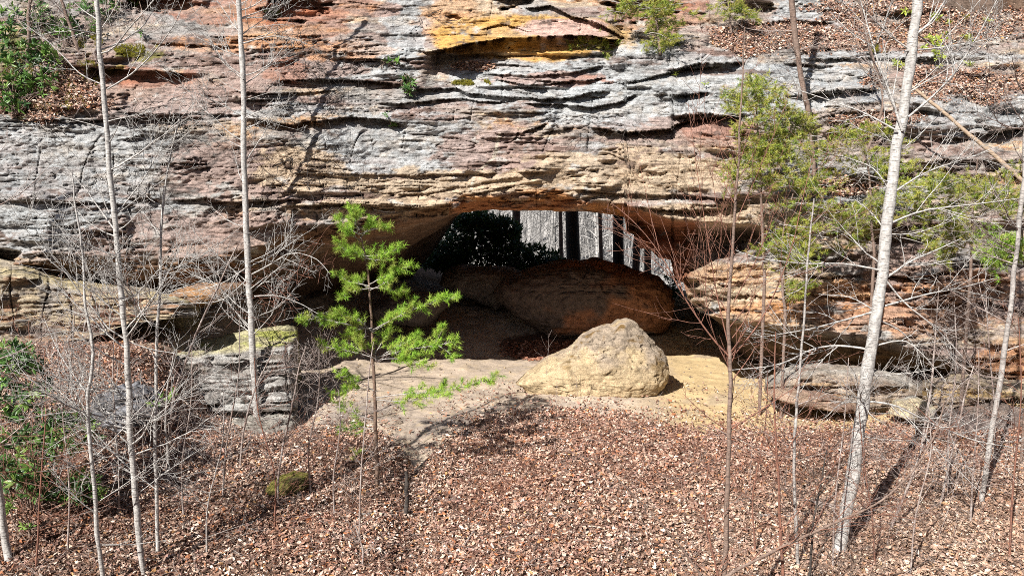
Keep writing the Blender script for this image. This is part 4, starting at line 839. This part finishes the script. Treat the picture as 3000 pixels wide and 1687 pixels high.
def rhodo(label, base, Y, blobs, cols, n, L=.13, group=None, name='rhododendron', stems=10, dY=.5, tone=None, k=8):
    onc = Y == 'cliff'
    cd = lambda a, b: float(cliff_depth(np.array([a], float), np.array([b], float))[0])
    b0 = P(base[0], base[1], cd(*base) if onc else Y); root = thing(name, b0, label, 'shrub', group)
    if not onc:
        b0[2] = min(b0[2], gz(b0[0], b0[1])) if Y < 17 else b0[2]; root.location = b0
    pos = []; ax = []; tb = Tubes()
    for _ in range(n):
        a, b, ra, rb = rnd.choice(blobs); th = rnd.uniform(0, 2 * math.pi); q = math.sqrt(rnd.random())
        ua, vb_ = a + ra * q * math.cos(th), b + rb * q * math.sin(th); p = P(ua, vb_, cd(ua, vb_) - .08 - dY * rnd.random() if onc else Y + rnd.uniform(-dY, dY)); pos.append(p); ax.append(unit([rnd.gauss(0, .5), rnd.gauss(-.35, .4), rnd.uniform(.1, 1)]))
    for p, a in zip(pos, ax):
        st = np.array(p) - np.array(a) * rnd.uniform(.15, .35); mid = (st + b0) / 2 + np.array([rnd.gauss(0, .1), rnd.gauss(0, .1), rnd.gauss(.05, .1)])
        if rnd.random() < stems / max(n, 1) or n < 15: tb.add(list(resample([b0, mid, st, p], 9)), np.linspace(.011, .004, 9), 5)
        else: tb.add([st, np.array(p)], [.005, .004], 4)
    tb.build('stems', M_brown, root, b0)
    V, Fs, c = rosettes(np.array(pos), np.array(ax), L, cols, k)
    mesh_np('foliage', V - b0, Fs, M_green, c, smooth=False, parent=root)
    return root
RH = 'rhododendron bushes'
rhodo('dark glossy rhododendron hanging down the upper left edge', (30, 300), 'cliff', [(35, 110, 50, 60), (20, 200, 40, 60), (60, 30, 60, 40), (110, 150, 40, 40), (30, 265, 40, 25), (90, 210, 50, 40)], GL + GL + GD, 150, .17, RH, stems=30)
rhodo('light-tipped rhododendron at the top between the left corner and first pale trunk', (190, 120), 'cliff', [(140, 50, 60, 40), (160, 70, 40, 25), (240, 15, 60, 20), (95, 50, 20, 18), (100, 100, 60, 50), (200, 60, 60, 50)], GL + GD, 120, .15, RH, stems=26)
rhodo('small bright rhododendron tuft hanging at the top edge above the orange stained rock', (690, -30), 'cliff', [(680, 32, 18, 12)], GL, 7, .15, RH, stems=5, dY=.15)
rhodo('small rhododendron tuft on the rock right of the first pale trunk top', (360, 40), 'cliff', [(358, 84, 10, 6), (335, 12, 14, 8), (270, 52, 10, 10)], GL, 7, .15, RH, stems=5, dY=.15)
rhodo('dark green rhododendron tuft with a light spray on the middle of the cliff face', (1018, 190), 'cliff', [(1022, 212, 24, 16), (1030, 222, 14, 12)], GL + GD, 14, .14, RH, stems=8, dY=.15)
rhodo('pair of pale rhododendron sprigs above the dark green tuft on the cliff', (985, 165), 'cliff', [(972, 154, 10, 5), (1000, 153, 8, 5)], GL, 5, .12, RH, stems=4, dY=.1)
rhodo('lone bright sprig at the end of the dark undercut in the middle of the cliff', (985, 320), 'cliff', [(973, 290, 12, 5), (990, 314, 8, 7)], GL, 4, .13, RH, stems=4, dY=.08)
rhodo('small sprig on the right ledge by the red sapling', (1768, 225), 'cliff', [(1768, 216, 8, 7), (1695, 188, 7, 5)], GYL, 3, .12, RH, stems=3, dY=.1)
rhodo('bright yellow-green rhododendron in the upper right beside the white trunk', (2390, 150), 'cliff', [(2380, 70, 30, 20), (2365, 100, 25, 22), (2420, 45, 25, 12), (2340, 110, 25, 16), (2280, 35, 14, 14), (2475, 52, 12, 8), (2430, 95, 14, 8), (2360, 140, 12, 8), (2350, 45, 14, 30)], GYL, 34, .15, RH, stems=22, dY=.35, k=9)
rhodo('small yellow-green sprigs below the bright rhododendron in the upper right', (2300, 190), 'cliff', [(2260, 162, 16, 6), (2430, 165, 18, 6), (2365, 168, 8, 6)], GYL, 9, .12, RH, stems=8, dY=.2)
rhodo('large dark rhododendron filling the lower left corner of the bank', (80, 1280), 12.2, [(50, 960, 90, 60), (90, 1050, 110, 60), (60, 1150, 90, 60), (170, 1090, 70, 50), (60, 1220, 80, 50), (200, 1230, 60, 40), (30, 900, 60, 30)], GD + GD + GL, 360, .16, RH, stems=60, dY=.7)
rhodo('small bright rhododendron seedling on the leaves near the stout trunk at bottom left', (70, 1340), 11.2, [(68, 1325, 16, 10), (15, 1290, 16, 20)], GL, 8, .11, RH, stems=6, dY=.15)
rhodo('few light green leaves beside the grey block between the pale trunks', (400, 1090), 13.6, [(392, 1020, 12, 18), (440, 985, 12, 12), (420, 1000, 14, 10)], GL, 8, .12, RH, stems=6, dY=.2)
rhodo('tall dark evergreen bush seen through the arch opening on its left', (1240, 690), 32.5, [(1180, 600, 70, 60), (1130, 650, 50, 35), (1200, 620, 100, 60), (1240, 640, 110, 45), (1200, 560, 60, 30), (1320, 650, 90, 32), (1110, 660, 60, 20), (1390, 670, 50, 16), (1270, 580, 40, 30)], GD, 1700, .24, 'evergreen bushes seen through the arch', stems=20, dY=.9, k=7)
rhodo('small dark evergreen bush seen right of the huge reddish boulder', (1690, 760), 30.5, [(1690, 720, 25, 30), (1700, 750, 18, 16)], GD, 40, .2, 'evergreen bushes seen through the arch', stems=6, dY=.3)
# moss cushions on the upper left corner and green moss clumps
def moss_patch(pts, n, cols, name='moss'):
    sel = []
    for a, b, ra, rb in pts:
        th = npr.uniform(0, 2 * math.pi, n); q = np.sqrt(npr.random(n)); sel.append(np.stack([a + ra * q * np.cos(th), b + rb * q * np.sin(th)], -1))
    s_ = np.concatenate(sel); k = fbm2(s_[:, 0] / 25, s_[:, 1] / 18, 3, 171) > -.05; s_ = s_[k]
    Yc = cliff_depth(s_[:, 0], s_[:, 1]); p = P(s_[:, 0], s_[:, 1], Yc - npr.uniform(-.02, .05, len(s_)))
    seg = np.stack([p, p + np.array([0, -.02, .03]) + npr.normal(0, .015, p.shape)], 1)
    V, Fc, c = needles(seg, 6, .045, .006, 1.0, cols)
    return tag(mesh_np(name, V, Fc, M_needle, c, smooth=False), kind='stuff')
moss_patch([(90, 230, 110, 55), (200, 190, 60, 40), (330, 130, 50, 16), (220, 105, 40, 20), (150, 260, 70, 30), (60, 180, 50, 40), (2230, 125, 60, 10), (2150, 340, 80, 14), (2100, 440, 90, 20), (2300, 420, 90, 16), (1190, 210, 60, 6)], 700, [(.30, .27, .03), (.22, .22, .03), (.36, .32, .04)])

# ================================================================== BRAMBLES AND VINES
def bramble(label, pts, Y, n, L, mat, name='bramble', cat='bramble', group='bare brambles and brush', dens=4, up=-.02, wob=.16, r=.004, elev=(.3, 1.2), dY=.4, lev=0, gr=False):
    onc = Y == 'cliff'
    cd = lambda a, b: float(cliff_depth(np.array([a], float), np.array([b], float))[0])
    b0 = P(pts[0][0], pts[0][1], cd(*pts[0]) if onc else Y); tb = Tubes()
    for _ in range(n):
        q = rnd.choice(pts); ua, va = q[0] + rnd.gauss(0, 22), q[1] + rnd.gauss(0, 14); p = P(ua, va, cd(ua, va) - dY * .4 * rnd.random() if onc else Y + rnd.uniform(-dY, dY))
        if gr: p = ground_at(ua, va + 30) + np.array([0, 0, .02])
        a = rnd.uniform(0, 2 * math.pi); e = rnd.uniform(*elev); d = [math.cos(a) * math.cos(e), math.sin(a) * math.cos(e) * .6, math.sin(e)]
        l = L * rnd.uniform(.5, 1.3); m = 9; pp = path(p, d, l, m, wob, up); rr = r * rnd.uniform(.7, 1.4)
        tb.add(pp, np.linspace(rr, rr * .35, m + 1), 4); twigs(tb, pp, rr, lev, dens, up, wob)
    o = tb.build(name, mat, None, b0); o.location = b0
    return tag(o, label, cat, group)
bramble('reddish bramble tangle in front of the yellowish ledge on the left', [(260, 800), (310, 790), (350, 800), (230, 830)], 15.2, 46, .9, M_red, elev=(-.2, 1.2), dens=5)
bramble('pale tangled brush at the left edge above the dark rhododendron', [(20, 900), (80, 900), (150, 920), (30, 1000), (120, 980), (170, 960)], 13.4, 40, 1.1, M_twig, dens=5)
bramble('dense brush of pale and red twigs on the bank between the two nearest pale trunks', [(170, 1040), (200, 1100), (120, 1130), (260, 1060), (60, 1100), (170, 1180)], 11.9, 44, 1.1, M_twig, dens=4)
bramble('thin red brush low on the left bank under the dark rhododendron', [(60, 1200), (150, 1230), (230, 1180), (100, 1290)], 11.3, 56, .9, M_red, dens=4)
bramble('grey brush tangle against the mossy block face left of the second tall trunk', [(560, 1050), (600, 980), (520, 1000), (470, 980), (620, 930)], 15.6, 18, .9, M_twig, dens=3)
bramble('pale and red brush tangle between the mossy block and the pine sapling', [(760, 1000), (800, 960), (720, 930), (790, 1040), (740, 1070), (830, 930)], 15.2, 44, 1.0, M_twig, dens=5, elev=(-.1, 1.3))
bramble('red twiggy shoots rising in front of the dark cave left of the pine sapling', [(700, 760), (750, 720), (790, 700), (740, 800), (690, 830)], 15.0, 24, .9, M_red, dens=4, elev=(.0, 1.3))
bramble('brown brush tangle over the leaf hump in the centre foreground', [(1180, 1180), (1280, 1150), (1250, 1230), (1380, 1160), (1150, 1130), (1330, 1230)], 12.9, 110, .8, M_red, dens=5, elev=(-.1, .6), up=-.05, gr=True, r=.003)
bramble('fine brown brush lying on the leaves below the sandy path bend', [(1480, 1250), (1560, 1290), (1640, 1180), (1450, 1330), (1540, 1140)], 11.8, 70, .7, M_red, dens=4, elev=(-.1, .6), up=-.05, gr=True, r=.0028)
bramble('pale brush in front of the tan ledge at the right edge', [(2400, 1000), (2450, 960), (2520, 1000), (2380, 940), (2550, 1060), (2300, 1000)], 13.2, 22, 1.0, M_twig, dens=3, elev=(-.1, 1.0))
bramble('light brush between the reddish sapling and the white trunk near the cliff foot', [(2060, 960), (2100, 900), (2000, 940), (2120, 980), (1960, 900), (2060, 860)], 13.4, 16, 1.0, M_red, dens=3, elev=(-.2, .9))
bramble('sparse brown brush on the leaves right of the white trunk foot', [(2300, 1300), (2380, 1350), (2450, 1300), (2500, 1380), (2250, 1400)], 10.4, 40, .8, M_brown, dens=4, elev=(.1, 1.2), gr=True, r=.003)
bramble('thin brown shoots at the bottom edge below the white trunk foot', [(2060, 1440), (2080, 1430), (2110, 1450), (2030, 1440), (2150, 1450)], 9.2, 30, .9, M_brown, dens=4, elev=(.5, 1.3), r=.003)
bramble('grey brush hanging over the upper right ledges behind the cliff trunk', [(1850, 70), (1890, 88), (1930, 102), (1970, 114), (2010, 126), (2050, 140)], 'cliff', 60, .8, M_twig, dens=5, elev=(-.6, .8))
bramble('twig tangle on the upper right corner of the cliff', [(2400, 230), (2500, 200), (2550, 260), (2450, 150), (2560, 150), (2350, 290)], 'cliff', 60, .9, M_twig, dens=5, elev=(-.5, .9))
bramble('grey twig tangle behind the evergreens in the middle right', [(2080, 420), (2150, 450), (2200, 380), (2350, 420), (2450, 450), (2300, 560), (2150, 560)], 16.2, 80, .9, M_twig, dens=5, elev=(-.4, .8))
bramble('dead twig tangle in the mossy upper left corner', [(120, 120), (180, 60), (220, 150), (80, 190), (280, 60), (150, 210), (320, 80), (60, 230), (200, 240), (30, 150)], 'cliff', 150, .8, M_twig, dens=5, elev=(-.6, 1.0))
VN = 'bare vines hanging on the cliff face'
bramble('dark vine web spread over the cliff between the second pale trunk and the green tuft', [(740, 130), (800, 180), (850, 150), (760, 220), (820, 250), (900, 180), (700, 90)], 'cliff', 102, 1.0, M_dark, 'vine', 'vine', VN, dens=4, r=.0075, wob=.3, elev=(-1.2, .9), dY=.12)
bramble('lower dark vine web below the long undercut right of the second pale trunk', [(720, 400), (780, 430), (850, 400), (700, 470), (800, 360), (900, 470)], 'cliff', 57, .9, M_dark, 'vine', 'vine', VN, dens=4, r=.0075, wob=.25, elev=(-1.2, .9), dY=.12)
bramble('vine roots trailing from the ledges below the orange overhang', [(1330, 250), (1400, 280), (1480, 300), (1560, 330), (1620, 380), (1180, 200), (1060, 60), (1100, 40)], 'cliff', 61, .9, M_dark, 'vine', 'vine', VN, dens=3, r=.0075, wob=.22, elev=(-1.0, .2), dY=.15)
bramble('loose web of bare vines on the left of the cliff around the first pale trunk', [(350, 300), (420, 260), (460, 330), (300, 400), (500, 220), (380, 480), (250, 480), (120, 340)], 'cliff', 74, 1.1, M_dark, 'vine', 'vine', VN, dens=3.5, r=.0075, wob=.22, elev=(-.8, .9), dY=.15)
# dry stalks along the path
def stalk(u, v, h, label, Y=None):
    q = ground_at(u, v); pp = path(q - np.array([0, 0, .02]), [rnd.gauss(0, .06), 0, 1], h, 9, .05, .05); tb = Tubes(); tb.add(pp, np.linspace(.0045, .002, 10), 4); twigs(tb, pp[3:], .003, 0, 7, .1, .2)
    o = tb.build('dry_stalk', M_twig, None, q); o.location = q; return tag(o, label, 'dry stalk', 'dry stalks along the path')
for (u, v, h, l) in [(1372, 992, 1.5, 'tallest forked dry weed stalk left of the pale boulder'), (1455, 1000, .75, 'thin dry stalk in front of the left slope of the pale boulder'), (1255, 1000, .6, 'thin dry stalk at the bend of the path by the low pine bough'),
                     (1195, 905, .3, 'short pale dry sprig at the shadow edge on the sand'), (1650, 1075, .8, 'dry stalk below the right side of the pale boulder at the leaf edge'), (1560, 1058, .6, 'dry stalk at the leaf edge straight below the pale boulder peak'),
                     (1720, 1080, .7, 'dry stalk at the leaf edge left of the tall reddish sapling'), (1880, 1085, .5, 'short dry stalk just right of the tall reddish sapling on the sand'), (1400, 1062, .9, 'dry stalk at the top of the leaf hump below the pale boulder')]:
    stalk(u, v, h, l)
for k in range(46):
    u0 = rnd.choice((rnd.uniform(560, 1750), rnd.uniform(1700, 2560), rnd.uniform(1850, 2500))); v0 = rnd.uniform(1130, 1440)
    q = ground_at(u0, v0); h = rnd.uniform(.35, 1.5); tb = Tubes(); pp = path(q - np.array([0, 0, .03]), [rnd.gauss(0, .16), rnd.gauss(0, .1), 1], h, 9, .06, .04); r = .0035 + .0025 * h
    tb.add(pp, np.linspace(r, .002, 10), 5); twigs(tb, pp[2:], r * .8, 1 if h > .8 else 0, 5, .12, .12)
    o = tb.build('seedling', rnd.choice((M_red, M_twig, M_brown)), None, q); o.location = q
    tag(o, 'thin bare seedling stem standing in the dead leaves of the slope', 'seedling', 'thin bare seedlings on the leaf slope')
for mat_ in (M_brown, M_red, M_twig):
  n = 2000; tb = Tubes(); tx = npr.uniform(-11, 11, n); ty = npr.uniform(8.8, 16.5, n); tz = gz(tx, ty); tu, tv = proj(np.stack([tx, ty, tz], -1)); ok = tv > pl(EDGE, tu) + 10
  for x_, y_, z_ in zip(tx[ok], ty[ok], tz[ok]):
      a = rnd.uniform(0, 6.3); l = rnd.uniform(.15, .8); pp = path([x_, y_, z_ + .06], [math.cos(a), math.sin(a) * .8, rnd.uniform(-.05, .35)], l, 5, .14, -.03); r = rnd.uniform(.0022, .005); tb.add(pp, np.linspace(r, .0016, 6), 3)
      if l > .4: twigs(tb, pp, r, 0, 5, 0, .15)
  tag(tb.build('twig_litter', mat_, None, (0, 0, 0)), kind='stuff')
# fallen sticks, and dark strips laid on the leaves
def stick(pts, w, mat, label, lift=.03):
    q = np.array([ground_at(a, b) for a, b in pts]); q[:, 2] += lift; q = resample(q, 10); base = q[0].copy(); tb = Tubes(); tb.add(list(q), np.linspace(w, w * .5, 10), 7)
    o = tb.build('fallen_stick', mat, None, base); o.location = base; return tag(o, label, 'stick', 'fallen sticks')
stick([(1040, 1195), (1075, 1165), (1120, 1128)], .022, M_dark, 'dark strip laid for the pine shadow along the bend of the leaf edge')  # dark tube standing in for the pine's shadow on the ground
stick([(910, 1370 - 70), (960, 1300), (1025, 1290)], .012, M_grey, 'thin grey stick on the leaves below the dark snag', .05)
stick([(1165, 1380), (1205, 1320), (1238, 1268)], .016, M_twig, 'pale stick leaning uphill in the centre of the leaf slope', .06)
stick([(1396, 1120), (1398, 1180), (1402, 1230)], .012, M_twig, 'slim pale stick pointing down the hump in the centre', .06)
stick([(540, 1430), (620, 1330), (700, 1250)], .018, M_dark, 'long dark strip on the leaves left of the dark snag', .05)  # thin dark tube lying along the leaf slope
stick([(1910, 1310), (1960, 1300), (2030, 1320)], .02, M_grey, 'short grey stick left of the white trunk foot', .05)
bare_tree('snag', 'dark broken snag standing in the gully right of the pine foot', [(1020, 1300), (1022, 1250), (1024, 1195), (1020, 1186)], 'ground', (13, 9), M_dark, nr=2, lr=(.2, .4), cat='dead snag', dens=2)

# ================================================================== BEYOND THE ARCH
FT = 'dark trunks standing behind the arch'
def far_trunk(u, w, Y, label, lean=0, v0=720):
    b = P(u, v0, Y); b[2] = gz(b[0], b[1]); h = 9.; sg = rnd.uniform(-.02, .02)
    tb = Tubes(); pp = [b + np.array([(lean + sg) * f * h + .05 * math.sin(f * 5 + u), 0, h * f]) for f in np.linspace(0, 1, 10)]; tb.add(pp, np.linspace(w * px(Y) / 2 * 1.15, w * px(Y) / 2 * .8, 10), 10)
    root = thing('tree_trunk', b, label, 'tree', FT); tb.build('trunk', M_dark if w > 20 else M_brown, root, b)
    for _ in range(5):
        p = pp[rnd.randint(3, 8)]; d = [rnd.choice((-1, 1)), rnd.gauss(0, .4), rnd.uniform(.1, .8)]; q = path(p, d, rnd.uniform(.8, 2), 7, .15, .03); t2 = Tubes(); t2.add(q, np.linspace(.02, .005, 8), 4); twigs(t2, q, .01, 0, 3); t2.build('branch', M_dark, root, b)
far_trunk(1441, 32, 34.5, 'broadest black trunk in the middle of the arch opening')
far_trunk(1555, 25, 34.0, 'black trunk in the right half of the opening above the reddish boulder', .01)
far_trunk(1300, 20, 35.5, 'grey-black trunk rising from the dark bush in the opening', -.02)
far_trunk(1409, 9, 37, 'slim grey trunk just left of the broadest black trunk')
far_trunk(1510, 9, 37.5, 'thin dark trunk midway between the two broad black ones')
far_trunk(1601, 17, 33.5, 'dark trunk next to the right leg of the arch')
far_trunk(1631, 16, 35.5, 'grey trunk farthest right in the opening', .005)
tb = Tubes()
for i in range(1500):
    Y = 52 + 60 * rnd.random() ** .8; u = rnd.uniform(950, 1850); x = (u - 1288) / F * Y; z = float(gz(x, Y)); h = rnd.uniform(6, 14); q = path([x, Y, z - .1], [rnd.gauss(0, .07), 0, 1], h, 8, .03, .02)
    r = rnd.uniform(.02, .075) * (1.8 if rnd.random() < .08 else .8); tb.add(q, np.linspace(r, r * .3, 9), 5)
    for _ in range(7):
        p = q[rnd.randint(1, 7)]; l = rnd.uniform(1, 3.2); tb.add(path(p, [rnd.gauss(0, 1), rnd.gauss(0, .4), rnd.uniform(.2, 1.3)], l, 5, .15, .05), np.linspace(r * .35, .012, 6), 3)
for i in range(26):
    Y = rnd.uniform(44, 62); u = rnd.uniform(1130, 1720); x = (u - 1288) / F * Y; z = float(gz(x, Y)); q = path([x, Y, z - .1], [rnd.gauss(0, .10), 0, 1], rnd.uniform(8, 12), 9, .035, .02)
    r = rnd.uniform(.06, .15); tb.add(q, np.linspace(r, r * .5, 10), 7)
    for _ in range(9):
        p = q[rnd.randint(1, 8)]; bq = path(p, [rnd.choice((-1, 1)), rnd.gauss(0, .4), rnd.uniform(.1, 1.2)], rnd.uniform(1.5, 3.5), 6, .18, .05); tb.add(bq, np.linspace(r * .35, .015, 7), 4); twigs(tb, bq, .02, 0, 2.0)
tag(tb.build('distant_wood', M_far, None, (0, 0, 0)), kind='stuff')

# ================================================================== LIGHT, SKY, CAMERA
EL, AZ = R(40), R(36)                     # sun behind the camera's left shoulder; shadows run away to the right
ld = np.array([math.sin(AZ) * math.cos(EL), math.cos(AZ) * math.cos(EL), -math.sin(EL)])
sun = bpy.data.lights.new('sun', 'SUN'); sun.energy = 5.0; sun.angle = R(.5); sun.color = (1, .96, .9)
so = bpy.data.objects.new('sun', sun); C.objects.link(so)
from mathutils import Vector
so.rotation_euler = Vector(ld).to_track_quat('-Z', 'Y').to_euler(); so.location = (-10, -14, 25)
w = bpy.data.worlds.new('World'); bpy.context.scene.world = w; w.use_nodes = True
nt = w.node_tree; bg = nt.nodes['Background']; sk = nt.nodes.new('ShaderNodeTexSky'); sk.sky_type = 'NISHITA'; sk.sun_disc = False
sk.sun_elevation = EL; sk.sun_rotation = math.pi + AZ; nt.links.new(sk.outputs[0], bg.inputs[0]); bg.inputs[1].default_value = .05
cam = bpy.data.cameras.new('camera'); co = bpy.data.objects.new('camera', cam); C.objects.link(co)
co.location = (0, 0, CAMZ); co.rotation_euler = (math.pi / 2 - PITCH, 0, 0); cam.sensor_width = 36; cam.lens = 36 * F / 2576; cam.clip_end = 2000; cam.clip_start = .05
sc = bpy.context.scene; sc.camera = co
sc.view_settings.view_transform = 'Standard'; sc.view_settings.look = 'None'; sc.view_settings.exposure = .74; sc.view_settings.gamma = 1
sc.cycles.use_denoising = False; sc.cycles.filter_width = .9; sc.cycles.max_bounces = 4; sc.cycles.diffuse_bounces = 2; sc.cycles.glossy_bounces = 2; sc.cycles.transmission_bounces = 2
